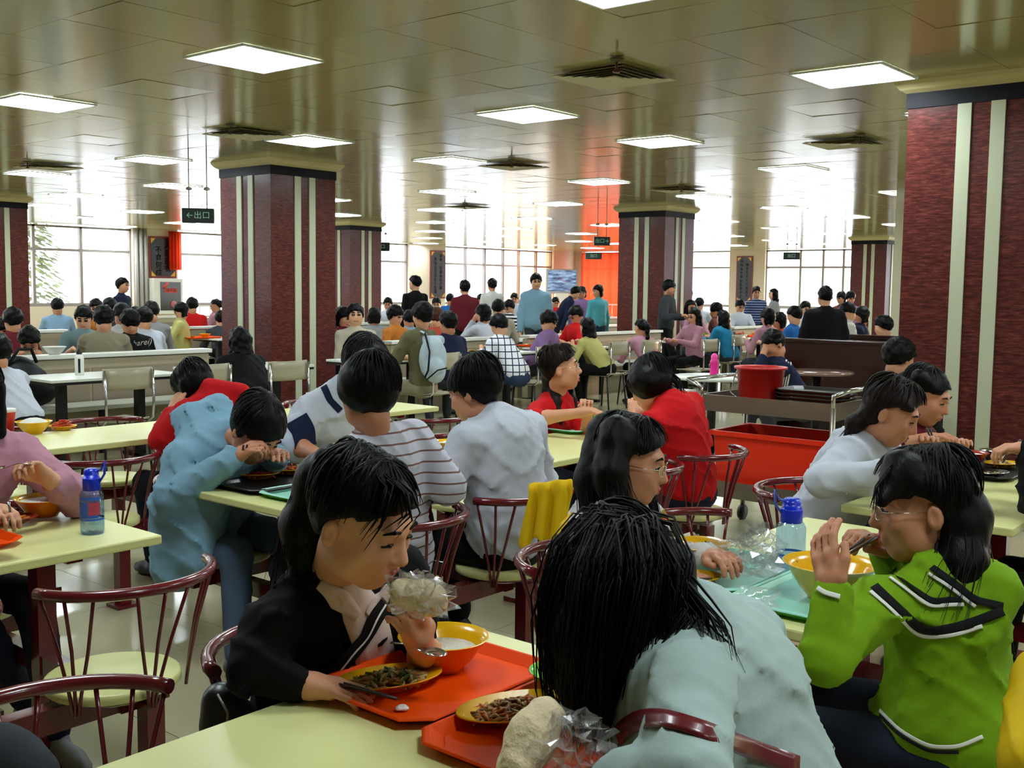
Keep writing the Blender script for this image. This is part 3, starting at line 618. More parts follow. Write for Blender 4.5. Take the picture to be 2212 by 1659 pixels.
def fn(c, rad, f, k=.02): return ('f', A(*c), rad, f, k)
def cut(p): return ('-',) + p
def pbox(p):
    if p[0] == '-': p = p[1:]
    if p[0] == 'c': r = max(p[3], p[4]); return np.minimum(p[1], p[2]) - r, np.maximum(p[1], p[2]) + r
    if p[0] == 'e': h = np.abs(p[3]) @ p[2]; return p[1] - h, p[1] + h
    return p[1] - p[2], p[1] + p[2]
def peval(p, X, Y, Z):
    if p[0] == 'c':
        _, a, b, r1, r2, k = p; ba = b - a; L = max(ba @ ba, 1e-9)
        x, y, z = X - a[0], Y - a[1], Z - a[2]; t = np.clip((x * ba[0] + y * ba[1] + z * ba[2]) / L, 0, 1)
        return np.sqrt((x - t * ba[0]) ** 2 + (y - t * ba[1]) ** 2 + (z - t * ba[2]) ** 2) - (r1 + t * (r2 - r1))
    if p[0] == 'e':
        _, c, r, R, k = p; x, y, z = X - c[0], Y - c[1], Z - c[2]
        q = [(x * R[0, i] + y * R[1, i] + z * R[2, i]) for i in range(3)]
        k0 = np.sqrt(sum((q[i] / r[i]) ** 2 for i in range(3))); k1 = np.sqrt(sum((q[i] / r[i] ** 2) ** 2 for i in range(3)))
        return k0 * (k0 - 1) / np.maximum(k1, 1e-6)
    return p[3](X, Y, Z)
def sdf(prims, vox, fine=(), fv=None, noise=0., nfreq=14., seed=0, folds=False):
    pos = [p for p in prims if p[0] != '-']; bb = [pbox(p) for p in pos]; lo = np.min([b[0] for b in bb], 0) - 2.5 * vox - noise; hi = np.max([b[1] for b in bb], 0) + 2.5 * vox + noise
    ax = []
    for d in range(3):
        if fine and fv:
            iv = sorted((max(lo[d], f[0][d]), min(hi[d], f[1][d])) for f in fine if f[1][d] > lo[d] and f[0][d] < hi[d]); c = [lo[d]]
            while c[-1] < hi[d]:
                x = c[-1]; c.append(x + (fv if any(a - vox <= x < b for a, b in iv) else vox))
            ax.append(np.array(c, np.float32))
        else: ax.append(np.arange(lo[d], hi[d] + vox, vox, dtype=np.float32))
    Fd = np.full([len(a) for a in ax], .08, np.float32)
    for p in prims:
        neg = p[0] == '-'; q = p[1:] if neg else p; k = q[-1]; b0, b1 = pbox(q); mg = 2.2 * vox + k + noise + .004; sl = []
        for d in range(3):
            i0 = max(np.searchsorted(ax[d], b0[d] - mg) - 1, 0); i1 = min(np.searchsorted(ax[d], b1[d] + mg) + 1, len(ax[d])); sl.append(slice(i0, i1))
        if any(s.stop - s.start < 1 for s in sl): continue
        X, Y, Z = ax[0][sl[0]][:, None, None], ax[1][sl[1]][None, :, None], ax[2][sl[2]][None, None, :]
        d_ = peval(q, X, Y, Z).astype(np.float32); a = Fd[tuple(sl)]
        if neg:
            b = -d_; h = np.clip(.5 - .5 * (b - a) / max(k, 1e-4), 0, 1); Fd[tuple(sl)] = a * h + b * (1 - h) + k * h * (1 - h)
        else:
            h = np.clip(.5 + .5 * (a - d_) / max(k, 1e-4), 0, 1); Fd[tuple(sl)] = a * (1 - h) + d_ * h - k * h * (1 - h)
    if noise:
        X, Y, Z = ax[0][:, None, None], ax[1][None, :, None], ax[2][None, None, :]; f = nfreq; s = seed * 1.7
        if folds:
            a1 = f * (.45 * X + .35 * Y + Z) + s + 1.6 * np.sin(f * .33 * (X - Y) + 2 * s) + .8 * np.sin(f * .7 * Y + s); a2 = f * 1.25 * (.8 * X - .7 * Y + .5 * Z) + 3 * s + 1.4 * np.sin(f * .4 * (Z + X) + s); a3 = f * 2.1 * (.5 * Y - .6 * X + .9 * Z) + 5 * s + 1.5 * np.sin(f * .8 * (X + Y))
            mk = .55 + .45 * np.sin(f * .31 * (X + Y + 1.7 * Z) + 4 * s)
            n = -(mk * (1 - np.abs(np.sin(a1))) ** 3 * 1.3 + (1 - mk) * (1 - np.abs(np.sin(a2))) ** 3 * 1.2 + .35 * (1 - np.abs(np.sin(a3))) ** 3) + .35
        else: n = np.sin(f * (X + .35 * Z) + s + 1.3 * np.sin(f * .45 * Y + s)) * np.sin(f * 1.3 * (Z - .4 * Y) + 2 * s + 1.1 * np.sin(f * .5 * X)) + .5 * np.sin(f * 2.3 * (Y + .5 * Z) + 3 * s + np.sin(f * X)) * np.sin(f * 1.9 * X + s)
        Fd += (noise * n).astype(np.float32)
    return surf_nets(Fd, ax)
def hframe(f, up=(0, 0, 1)):
    f = nrm(f); r = nrm(np.cross(f, up)); u = np.cross(r, f); return np.stack([r, f, u], 1)
M_skin = [mat('skin_a', rgb(206, 146, 112), .5, sss=.0, var=.05, vscale=12), mat('skin_b', rgb(190, 128, 96), .5, var=.05, vscale=12), mat('skin_c', rgb(214, 158, 124), .5, var=.05, vscale=12)]
M_lip = mat('lips', rgb(176, 84, 80), .35); M_eye = mat('eye_dark', rgb(18, 12, 10), .15); M_eyew = mat('eye_white', rgb(205, 195, 185), .3)
def hairmat(name, c, br=.3):
    """dark hair with fine streaks running down it"""
    m = bpy.data.materials.new(name); m.use_nodes = True; nt = m.node_tree; b = nt.nodes['Principled BSDF']; b.inputs['Roughness'].default_value = .45; b.inputs['Specular IOR Level'].default_value = .14; b.inputs['Base Color'].default_value = c
    tc = nt.nodes.new('ShaderNodeTexCoord'); mp = nt.nodes.new('ShaderNodeMapping'); mp.inputs['Scale'].default_value = (260, 260, 9); n = nt.nodes.new('ShaderNodeTexNoise'); n.inputs['Scale'].default_value = 1.; n.inputs['Detail'].default_value = 3
    bp = nt.nodes.new('ShaderNodeBump'); bp.inputs['Strength'].default_value = br; bp.inputs['Distance'].default_value = .004
    nt.links.new(tc.outputs['Object'], mp.inputs[0]); nt.links.new(mp.outputs[0], n.inputs[0]); nt.links.new(n.outputs[0], bp.inputs['Height']); nt.links.new(bp.outputs[0], b.inputs['Normal']); return m
M_hair = hairmat('hair_black', rgb(6, 5, 5)); M_hairb = hairmat('hair_dark_brown', rgb(24, 13, 10))
def head_prims(c, R, s=1., face=True):
    T = lambda x, y, z: c + R @ (A(x, y, z) * s)
    P = [ell(T(0, -.014, .03), A(.076, .094, .088) * s, R, .02), ell(T(0, .030, -.030), A(.061, .064, .086) * s, R, .03), ell(T(0, .052, -.092), A(.026, .024, .022) * s, R, .03)]
    for sx in (-1, 1):
        P += [ell(T(sx * .040, .050, -.022), A(.030, .034, .030) * s, R, .02), ell(T(sx * .050, .018, -.065), A(.020, .034, .030) * s, R, .03)]
        P.append(ell(T(sx * .081, -.014, -.006), A(.012, .018, .031) * s, R, .003)); P.append(cut(ell(T(sx * .094, -.006, -.002), A(.009, .011, .019) * s, R, .002)))
    if face:
        P += [cone(T(0, .088, .012), T(0, .106, -.026), .0085 * s, .012 * s, .014), cone(T(-.010, .096, -.030), T(.010, .096, -.030), .0085 * s, None, .008), cone(T(-.030, .078, .030), T(.030, .078, .030), .013 * s, None, .02)]
        for sx in (-1, 1):
            P.append(cut(ell(T(sx * .032, .100, .010), A(.019, .015, .011) * s, R, .014))); P.append(ell(T(sx * .032, .074, .008), A(.016, .014, .012) * s, R, .006))
        P += [cone(T(-.016, .086, -.057), T(.016, .086, -.057), .0095 * s, None, .012), cone(T(-.012, .083, -.068), T(.012, .083, -.068), .009 * s, None, .01)]
    return P
def hand_prims(w, d, pn, side, curl=.5, s=1., spread=0., detail=True, point=None):
    d = nrm(d); pn = nrm(pn - d * (np.asarray(pn) @ d)); th = nrm(np.cross(-pn, d) if side > 0 else np.cross(pn, d)); P = []
    if not detail: return [cone(w, w + d * .09 * s, .030 * s, .026 * s, .015), cone(w + d * .09 * s, w + (d * .12 + pn * .03) * s, .024 * s, .018 * s, .015)]
    P += [cone(w, w + d * .03 * s, .025 * s, .027 * s, .015), cone(w + (d * .035 + th * .016) * s, w + (d * .078 + th * .018) * s, .019 * s, .017 * s, .012), cone(w + (d * .035 - th * .012) * s, w + (d * .075 - th * .018) * s, .019 * s, .016 * s, .012)]
    for i, (off, L, a) in enumerate(((.029, .073, 0), (.009, .080, .0), (-.011, .074, .08), (-.029, .058, .16))):
        cl = curl if not hasattr(curl, '__len__') else curl[i]
        p = w + (d * .086 + th * off) * s; ang = 0; r = .0098 - .0007 * i
        dd = nrm(d + th * spread * (off / .03))
        for j, (fr, bend) in enumerate(((.44, 40), (.31, 65), (.25, 45))):
            ang += math.radians(bend) * (cl + a * cl); v = dd * math.cos(ang) + pn * math.sin(ang); q = p + v * L * fr * s
            P.append(cone(p, q, r * s, (r - .0008) * s, .004)); p = q; r -= .0008
    b = w + (d * .030 + th * .028) * s; cl = curl if not hasattr(curl, '__len__') else np.mean(curl)
    m = b + (d * .034 + th * (.026 - .020 * cl) + pn * .022 * cl) * s; e = m + (d * .030 + th * (.010 - .028 * cl) + pn * .022 * cl) * s
    P += [cone(w + d * .02 * s, b, .018 * s, .0145 * s, .012), cone(b, m, .0135 * s, .0105 * s, .006), cone(m, e, .0105 * s, .0085 * s, .004)]
    return P
def ik(a, b, l1, l2, pole):
    d = b - a; L = np.linalg.norm(d); u = d / max(L, 1e-6)
    if L > (l1 + l2) * .995: f = L / ((l1 + l2) * .995); l1 *= f; l2 *= f
    x = (l1 * l1 - l2 * l2 + L * L) / (2 * L); h = math.sqrt(max(l1 * l1 - x * x, 0)); p = pole - u * (pole @ u)
    return a + u * x + nrm(p) * h
PIDX = [0]
def person(J, label, top, pants, hair='short', hairm=None, sleeve=1., s=1., near=False, skin=0, vox=None, shoes=None, extra_top=(), extra_parts=(), hair_extra=(), strands=(), top_noise=None, slack=.016, cat='person', hand_detail=None, hidden_legs=False, collar=None, bulk=1., cap_hair=160):
    """J: joints in world space. Parts: body, top, trousers, shoes, hair (+ face details when near)"""
    PIDX[0] += 1; seed = PIDX[0]; head0 = J['head']
    base = A(J['pel'][0], J['pel'][1], 0); r = root('person', base, label, 'person'); sk = M_skin[skin]
    vox = vox or (.013 if near else .022); dcam = float((head0 - A(0, 0, CZ)) @ CF); fv = (.0049 if dcam < 4 else .0064) if near else None; hd = near if hand_detail is None else hand_detail
    f = J['f']; rt = J['r']; pel, neck, head, HR = J['pel'], J['neck'], J['head'], J['HR']
    up = nrm(neck - pel); TR = np.stack([rt, nrm(np.cross(up, rt)), up], 1); L = np.linalg.norm(neck - pel)
    hum, fore = .29 * s, .25 * s
    # skin
    B = head_prims(head, HR, s, True)
    nb = head + HR @ A(0, -.028, -.075) * s; B += [cone(neck - up * .02, nb, .053 * s, .049 * s, .03)]
    B += [ell(pel + up * L * .72, A(.125, .075, .15) * s, TR, .05), ell(pel + up * L * .3, A(.11, .075, .14) * s, TR, .05)]
    for q in 'lr':
        sd = 1 if q == 'r' else -1; sh, el, wr = J['sh' + q], J['el' + q], J['wr' + q]
        B += [cone(pel + up * L * .85, sh, .05 * s, .042 * s, .03), cone(sh, el, .041 * s, .036 * s, .02), cone(el, el + (wr - el) * .3, .037 * s, .038 * s, .015), cone(el + (wr - el) * .3, wr, .038 * s, .026 * s, .015)]
        hdv = J.get('hd' + q); hdv = nrm(wr - el) if hdv is None else hdv; pn = J.get('pn' + q); pn = -ZW + .01 * rt if pn is None else pn
        B += hand_prims(wr, hdv, pn, sd, J.get('curl' + q, .55), s, detail=hd)
    fine = []
    if near:
        fine.append((head - .135 * s, head + .135 * s))
        for q in 'lr':
            w = J['wr' + q]; h = J.get('hd' + q); h = nrm(w - J['el' + q]) if h is None else nrm(h); fine.append((w + h * .09 - .105, w + h * .09 + .105))
    V, Fq = sdf(B, vox, fine, fv); b = mesh_obj('body', V, Fq, sk, r)
    # top
    k = slack; W = .155 * s * bulk
    Tp = [ell(pel + up * L * .10, A(.150 * bulk, .108 * bulk, .14) * s + k, TR, .06), ell(pel + up * L * .42, A(.140 * bulk, .102 * bulk, .16) * s + k, TR, .06), ell(pel + up * L * .72 + TR[:, 1] * .005, A(.152 * bulk, .105 * bulk, .155) * s + k, TR, .05)]
    ms = J['shl'] * .5 + J['shr'] * .5
    for q in 'lr':
        sh, el, wr = J['sh' + q], J['el' + q], J['wr' + q]
        Tp += [cone(neck - up * .055 * s, sh, (.050) * s + k * .6, .047 * s + k * .6, .04)]
        sl = sleeve if not isinstance(sleeve, dict) else sleeve[q]
        if sl <= .5: Tp += [cone(sh, sh + (el - sh) * sl * 2, .047 * s + k, .043 * s + k * 1.3, .03)]
        else:
            e = el + (wr - el) * min((sl - .5) * 2, 1) * .97
            Tp += [cone(sh, el, .045 * s + k * .75, .039 * s + k * .7, .03), cone(el, e, .040 * s + k * .7, .030 * s + k * .6, .02)]
    Tp += [cone(neck - up * .03 * s, neck + (nb - neck) * .20, .056 * s + k * .5, .052 * s + k * .3, .03)]
    if J.get('hem'): Tp += J['hem']
    Tp += list(extra_top)
    tn = (.012 if near else .009) if top_noise is None else top_noise
    V, Fq = sdf(Tp, (.0098 if dcam < 4 else .0125) if near else vox, noise=tn, nfreq=27., seed=seed, folds=True); mesh_obj('top', V, Fq, top, r)
    # trousers and shoes
    if not hidden_legs:
        Pp = [ell(pel - up * .02, A(.158, .118, .115) * s, TR, .05)]
        for q in 'lr':
            hp, kn, an = J['hip' + q], J['kn' + q], J['an' + q]
            Pp += [cone(hp, kn, .083 * s, .064 * s, .03), cone(kn, an + (kn - an) * .06, .063 * s, .050 * s, .02)]
        V, Fq = sdf(Pp, max(vox * 1.2, .020), noise=.007, nfreq=26, seed=seed, folds=True); mesh_obj('trousers', V, Fq, pants, r)
        for q in 'lr':
            an = J['an' + q]; t = J.get('toe' + q); t = f if t is None else t
            g = [cone(an - t * .035 + A(0, 0, -.04), an + t * .10 + A(0, 0, -.048), .038 * s, .036 * s, .02), cone(an + A(0, 0, -.02), an + A(0, 0, .02), .036 * s, .036 * s, .02), cone(an + t * .10 + A(0, 0, -.05), an + t * .16 + A(0, 0, -.055), .036 * s, .028 * s, .02)]
            zf = an[2] - .085
            g.append(cut(fn(A(an[0], an[1], zf - .15), .35, lambda X, Y, Z, zf=zf: (Z - zf) + 0 * X + 0 * Y, .002)))
            V, Fq = sdf(g, max(vox, .017)); mesh_obj('shoe', V, Fq, shoes or mat('shoe_dark', rgb(30, 28, 30), .5), r)
    # hair
    hm = hairm or M_hair; T = lambda x, y, z: head + HR @ (A(x, y, z) * s)
    H = []; RT = HR
    def cap(th, line):
        c = T(0, -.013, .032); rr = A(.076 + th, .094 + th, .088 + th * 1.15) * s
        e = ell(c, rr, HR)
        def f_(X, Y, Z):
            d = peval(e, X, Y, Z); x, y, z = X - head[0], Y - head[1], Z - head[2]
            ly = (x * RT[0, 1] + y * RT[1, 1] + z * RT[2, 1]) / s; lz = (x * RT[0, 2] + y * RT[1, 2] + z * RT[2, 2]) / s; lx = (x * RT[0, 0] + y * RT[1, 0] + z * RT[2, 0]) / s
            zl = np.interp(ly, [p[0] for p in line], [p[1] for p in line]) - .012 * np.abs(lx) / .07 * (ly > .03)
            return np.maximum(d, (zl - lz) * .75 * s)
        return fn(c, .15 * s, f_, .008)
    short = [(-.12, -.085), (-.06, -.075), (-.03, -.03), (.005, -.020), (.02, .022), (.06, .045), (.11, .060)]
    fringe = [(-.12, -.085), (-.06, -.075), (-.02, -.03), (.01, -.030), (.025, .01), (.06, .026), (.11, .030)]
    tight = [(-.12, -.075), (-.07, -.060), (-.04, -.025), (-.022, .022), (.02, .044), (.06, .070), (.11, .082)]
    if hair == 'short': H.append(cap(.020, short))
    elif hair == 'crop': H.append(cap(.010, short))
    elif hair == 'fringe': H.append(cap(.024, fringe))
    elif hair in ('pony', 'long', 'bob', 'none'): H.append(cap(.014 if hair == 'pony' else .018, tight if hair != 'bob' else fringe))
    if hair == 'pony':
        q = T(0, -.112, .045); back = -HR[:, 1]; H += [ell(q, A(.026, .026, .026) * s, None, .015), cone(q, q + back * .05 * s + A(0, 0, -.05), .030 * s, .036 * s, .02), cone(q + back * .05 * s + A(0, 0, -.05), q + back * .06 * s + A(0, 0, -.20), .036 * s, .028 * s, .02), cone(q + back * .06 * s + A(0, 0, -.20), q + back * .05 * s + A(0, 0, -.29), .026 * s, .008 * s, .02)]
    if hair == 'long':
        for x in (-.062, -.03, .0, .03, .062):
            a = T(x, -.045 - .03 * (abs(x) < .05), .0); H += [cone(a, a - HR[:, 1] * .02 + A(0, 0, -.14) * s, .042 * s, .036 * s, .02), cone(a - HR[:, 1] * .02 + A(0, 0, -.14) * s, a - HR[:, 1] * .03 + A(0, 0, -.30) * s, .036 * s, .018 * s, .02)]
        for sx in (-1, 1):
            a = T(sx * .078, .005, .02); H += [cone(a, a + A(0, 0, -.15) * s, .026 * s, .026 * s, .02)]
    if hair == 'bob':
        for x in (-.07, -.035, 0, .035, .07):
            a = T(x, -.035 - .04 * (abs(x) < .05), .01); H += [cone(a, a + A(0, 0, -.10) * s, .034 * s, .028 * s, .02)]
    H += list(hair_extra)
    V, Fq = sdf(H, .0072 if near else vox * .75, noise=.0022 if near else .0075, nfreq=55. if near else 62., seed=seed)
    V = list(V); 
    ho = mesh_obj('hair', np.array(V), Fq, hm, r)
    cs = []
    if near and H and cap_hair:
        ln = dict(short=short, crop=short, fringe=fringe, bob=fringe).get(hair, tight); th = dict(short=.020, crop=.010, fringe=.024, pony=.014).get(hair, .018) + .003; rr = random.Random(seed)
        part = rr.uniform(-.02, .02); lx0, ly0, lz0 = (.076 + th), (.094 + th), (.088 + th * 1.15)
        for q in range(cap_hair):
            az = rr.uniform(0, 2 * math.pi); tgt = A(math.cos(az), math.sin(az)); y0 = rr.uniform(-.055, .035) if hair in ('none', 'long', 'bob') else -.03 + rr.uniform(-.02, .02); pts = []
            for i in range(9):
                t = i / 8; ph = t * rr.uniform(1.72, 1.85) if i == 8 else t * 1.75
                lx, ly, lz = lx0 * math.sin(ph) * tgt[0], ly0 * math.sin(ph) * tgt[1] + y0 * (1 - t) , lz0 * math.cos(ph)
                zl = float(np.interp(ly - .013, [p[0] for p in ln], [p[1] for p in ln])) - rr.uniform(.0, .012)
                if lz + .032 < zl and len(pts) > 2: break
                pts.append(T(lx + rr.uniform(-.002, .002), ly - .013, lz + .032))
            if len(pts) > 3: cs.append((pts, rr.uniform(.0022, .0042)))
    strands = list(strands) + cs
    if len(strands):
        g = G()
        for pts, r0 in strands: 
            m = len(pts); g.tube(pts, [r0 * (1 - .85 * (i / (m - 1)) ** 1.5) for i in range(m)], 5, cap=False)
        g.build('hair_strands', hm, r)['kind'] = 'stuff'
    # face details
    if near:
        for sx in (-1, 1):
            e = [cone(T(sx * .016, .0925, .034), T(sx * .034, .0915, .039), .0032 * s, .0034 * s, .003), cone(T(sx * .034, .0915, .039), T(sx * .050, .079, .033), .0034 * s, .002 * s, .003)]
            V, Fq = sdf(e, .0016); mesh_obj('eyebrow', V, Fq, M_hair, r)
            op = J.get('eyes', .5)
            e = [cone(T(sx * .020, .0862, .006), T(sx * .033, .0895, .0085 + .002 * op), .0030 * s, .0034 * s, .003), cone(T(sx * .033, .0895, .0085 + .002 * op), T(sx * .046, .0805, .006), .0034 * s, .0026 * s, .003)]
            V, Fq = sdf(e, .0016); mesh_obj('eyelashes', V, Fq, M_eye, r)
            if op > .4:
                V, Fq = sdf([ell(T(sx * .033, .0795, .0055), A(.0065, .0105, .0055) * s, HR, .002)], .0018); mesh_obj('iris', V, Fq, M_eye, r)
                V, Fq = sdf([ell(T(sx * .033, .0768, .0055), A(.0125, .0120, .0055) * s, HR, .002)], .0018); mesh_obj('eyeball', V, Fq, M_eyew, r)
        mo = J.get('mouth', 0.)
        e = [cone(T(-.021, .0835, -.060), T(-.006, .0955, -.0565), .0030 * s, .0048 * s, .004), cone(T(-.006, .0955, -.0565), T(.006, .0955, -.0565), .0048 * s, None, .004), cone(T(.006, .0955, -.0565), T(.021, .0835, -.060), .0048 * s, .003 * s, .004),
             cone(T(-.020, .0830, -.0615 - mo * .004), T(0, .0925, -.0685 - mo * .012), .003 * s, .0056 * s, .004), cone(T(0, .0925, -.0685 - mo * .012), T(.020, .0830, -.0615 - mo * .004), .0056 * s, .003 * s, .004)]
        V, Fq = sdf(e, .0018); mesh_obj('lips', V, Fq, M_lip, r)
        if mo > .2:
            V, Fq = sdf([ell(T(0, .088, -.0625 - mo * .005), A(.014, .008, .004 + mo * .004) * s, HR, .002)], .0018); mesh_obj('open_mouth', V, Fq, mat('mouth_dark', rgb(60, 16, 14), .5), r)
    elif HR[:, 1] @ CF < .3:
        e = []
        o_ = .004 if vox > .018 else 0.
        for sx in (-1, 1): e += [cone(T(sx * .020, .091 + o_, .008), T(sx * .044, .086 + o_, .008), .0055 * s + o_, .005 * s + o_, .003), cone(T(sx * .016, .095 + o_, .034), T(sx * .050, .085 + o_, .036), .0045 * s + o_ * .6, .004 * s + o_ * .6, .003)]
        V, Fq = sdf(e, .005); mesh_obj('eyes', V, Fq, M_eye, r)
        V, Fq = sdf([cone(T(-.020, .090, -.060), T(.020, .090, -.060), .007 * s, None, .003)], .005); mesh_obj('mouth', V, Fq, M_lip, r)
    for e in extra_parts: e(r, J, T)
    return r
def face_dir(deg):
    """0 faces the viewer, 90 faces picture right"""
    a = math.radians(deg); return -FW * math.cos(a) + RW * math.sin(a)
def pose(pel, f, neck=None, head=None, lean=.2, hf=None, roll=0., s=1., wl=None, wr=None, pole_l=None, pole_r=None, stand=False, feet=None, tw=0., knees=None, shw=.165, spine=.50, ell_=None, elr_=None, sh_drop=.065, **kw):
    f = nrm(A(f[0], f[1], 0)); r0 = nrm(np.cross(f, ZW)); pel = A(*pel)
    if neck is None: neck = pel + spine * s * (f * math.sin(lean) + ZW * math.cos(lean))
    neck = A(*neck)
    hf = f * math.cos(.2) - ZW * .2 if hf is None else nrm(hf)
    HR = hframe(hf)
    if roll: 
        c, s_ = math.cos(roll), math.sin(roll); HR = HR @ np.array([[c, 0, s_], [0, 1, 0], [-s_, 0, c]])
    if head is None: head = neck + (HR @ A(0, .03, .145) * .6 + nrm(neck - pel) * .145 * .4) * s
    ft = rotz(tw) @ f; rt = nrm(np.cross(ft, ZW)); up = nrm(neck - pel); rt = nrm(rt - up * (rt @ up))
    J = dict(pel=pel, neck=neck, head=A(*head), HR=HR, f=f, r=rt); fo = np.cross(up, rt)
    for q, sd in (('l', -1), ('r', 1)):
        sh = neck - up * sh_drop * s + rt * sd * shw * s + fo * .015; J['sh' + q] = sh
        w = wl if q == 'l' else wr
        if w is None: w = (pel + f * .42 + rt * sd * .13) * A(1, 1, 0) + A(0, 0, .79) if not stand else pel + rt * sd * .24 * s + f * .06 + A(0, 0, -.10)
        w = A(*w); dv = w - sh; Lm = .535 * s
        if np.linalg.norm(dv) > Lm * 1.12: w = sh + nrm(dv) * Lm * 1.12
        pl = (pole_l if q == 'l' else pole_r); pl = (-ZW * .8 + rt * sd * .55 - f * .3) if pl is None else pl
        e_ = ell_ if q == 'l' else elr_
        J['wr' + q] = w; J['el' + q] = A(*e_) if e_ is not None else ik(sh, w, .285 * s, .25 * s, np.asarray(pl, float))
        hip = pel + r0 * sd * .088 * s + A(0, 0, -.02); J['hip' + q] = hip
        if stand:
            st = kw.get('stride', 0.) * sd
            an = A(hip[0], hip[1], .085) + r0 * sd * .03 + f * st; J['an' + q] = an; J['kn' + q] = ik(hip, an, .43 * s, .42 * s, f)
        else:
            kn = hip + f * .40 * s + r0 * sd * .06 + A(0, 0, -.02); an = A(kn[0], kn[1], .085) + f * (.02 if sd > 0 else -.10) + r0 * sd * .01
            if feet is not None: an = A(*feet[0 if sd < 0 else 1])
            if knees is not None: kn = A(*knees[0 if sd < 0 else 1])
            J['kn' + q] = kn; J['an' + q] = an
    for k_, v_ in kw.items():
        if k_ != 'stride': J[k_] = v_
    return J
# ================================================================ clothes
def cloth(name, r, g, b, rough=.85, bump=.07, bs=140): return mat('cloth_' + name, rgb(r, g, b), rough, spec=.2, bump=bump, bscale=bs)
def banded(name, c0, c1, period, width, axis=2, warp=0.):
    """cloth with woven horizontal bands"""
    m = bpy.data.materials.new('cloth_' + name); m.use_nodes = True; nt = m.node_tree; b = nt.nodes['Principled BSDF']; b.inputs['Roughness'].default_value = .85; b.inputs['Specular IOR Level'].default_value = .2
    tc = nt.nodes.new('ShaderNodeTexCoord'); sp = nt.nodes.new('ShaderNodeSeparateXYZ'); nt.links.new(tc.outputs['Object'], sp.inputs[0])
    def mth(op, a, bb):
        n = nt.nodes.new('ShaderNodeMath'); n.operation = op
        for i, v in enumerate((a, bb)):
            if isinstance(v, (int, float)): n.inputs[i].default_value = v
            else: nt.links.new(v, n.inputs[i])
        return n.outputs[0]
    v = sp.outputs[axis]
    if warp: v = mth('ADD', v, mth('MULTIPLY', sp.outputs[0], warp))
    t = mth('LESS_THAN', mth('FRACT', mth('DIVIDE', mth('ADD', v, 10.), period), 0), width)
    mx = nt.nodes.new('ShaderNodeMix'); mx.data_type = 'RGBA'; mx.inputs[6].default_value = c0; mx.inputs[7].default_value = c1; nt.links.new(t, mx.inputs[0])
    if axis == 9: pass
    nt.links.new(mx.outputs[2], b.inputs['Base Color']); return m
def plaid(name, c0, c1, period, width):
    m = banded(name, c0, c1, period, width); nt = m.node_tree; b = nt.nodes['Principled BSDF']; mx = [n for n in nt.nodes if n.type == 'MIX'][0]; sp = [n for n in nt.nodes if n.type == 'SEPXYZ'][0]
    def mth(op, a, bb):
        n = nt.nodes.new('ShaderNodeMath'); n.operation = op
        for i, v in enumerate((a, bb)):
            if isinstance(v, (int, float)): n.inputs[i].default_value = v
            else: nt.links.new(v, n.inputs[i])
        return n.outputs[0]
    v = mth('ADD', mth('MULTIPLY', sp.outputs[0], .64), mth('MULTIPLY', sp.outputs[1], .77))
    t = mth('LESS_THAN', mth('FRACT', mth('DIVIDE', mth('ADD', v, 40.), period), 0), width)
    m2 = nt.nodes.new('ShaderNodeMix'); m2.data_type = 'RGBA'; nt.links.new(mx.outputs[2], m2.inputs[6]); m2.inputs[7].default_value = c1; nt.links.new(t, m2.inputs[0]); nt.links.new(m2.outputs[2], b.inputs['Base Color']); return m
C = {}
for n, c in dict(black=(5, 5, 6), cream=(158, 176, 172), green=(112, 152, 14), white=(194, 198, 211), offwhite=(200, 198, 194), paleblue=(124, 162, 184), red=(188, 14, 20), redjk=(186, 16, 24), pink=(196, 140, 160), jeans=(52, 66, 96), darkjeans=(26, 30, 44), ltjeans=(92, 112, 144), navy=(26, 32, 62), grey=(150, 150, 150), khaki=(150, 142, 116), orange=(214, 130, 52), olive=(108, 104, 76), maroon=(104, 22, 36), purple=(150, 116, 170), yellow=(214, 208, 130), teal=(96, 186, 200), dkgrey=(56, 60, 64), sky=(40, 140, 186), blue=(40, 110, 190), beige=(190, 180, 160), ltblue=(150, 186, 220), greyteal=(120, 146, 150), brownred=(120, 70, 64), coral=(200, 80, 60)).items(): C[n] = cloth(n, *(c if n in ('black', 'green', 'cream', 'darkjeans', 'red', 'redjk', 'white', 'offwhite', 'paleblue') else tuple(int(v * .88) for v in c)))
C['stripe'] = banded('white_brown_stripe', rgb(196, 196, 209), rgb(120, 88, 78), .037, .16)
C['stripe2'] = banded('black_white_stripe', rgb(225, 225, 225), rgb(30, 30, 40), .06, .5); C['navystripe'] = banded('navy_stripe', rgb(36, 46, 84), rgb(150, 160, 190), .05, .3)
C['plaid'] = plaid('white_navy_plaid', rgb(228, 230, 238), rgb(36, 40, 70), .075, .16)
M_yel = cloth('yellow_panel', 226, 176, 20); M_strapr = mat('strap_maroon_leather', rgb(96, 16, 26), .3, coat=.2); M_strapb = cloth('strap_black', 18, 16, 16); M_wht = cloth('white_trim', 226, 226, 220); M_blk = cloth('black_trim', 22, 22, 24)
M_wire = mat('spectacle_wire', rgb(190, 180, 160), .2, 1.); M_lens = glassy('spectacle_lens', (.96, .96, .96, 1), .12)
from mathutils.bvhtree import BVHTree
def surf(obj):
    M = Matrix.Translation(obj.location)
    if obj.parent is not None: M = Matrix.Translation(obj.parent.location) @ M
    return BVHTree.FromPolygons([M @ v.co for v in obj.data.vertices], [tuple(p.vertices) for p in obj.data.polygons])
def kid(r, nm): return [o for o in r.children if o.name.split('.')[0] == nm][0]
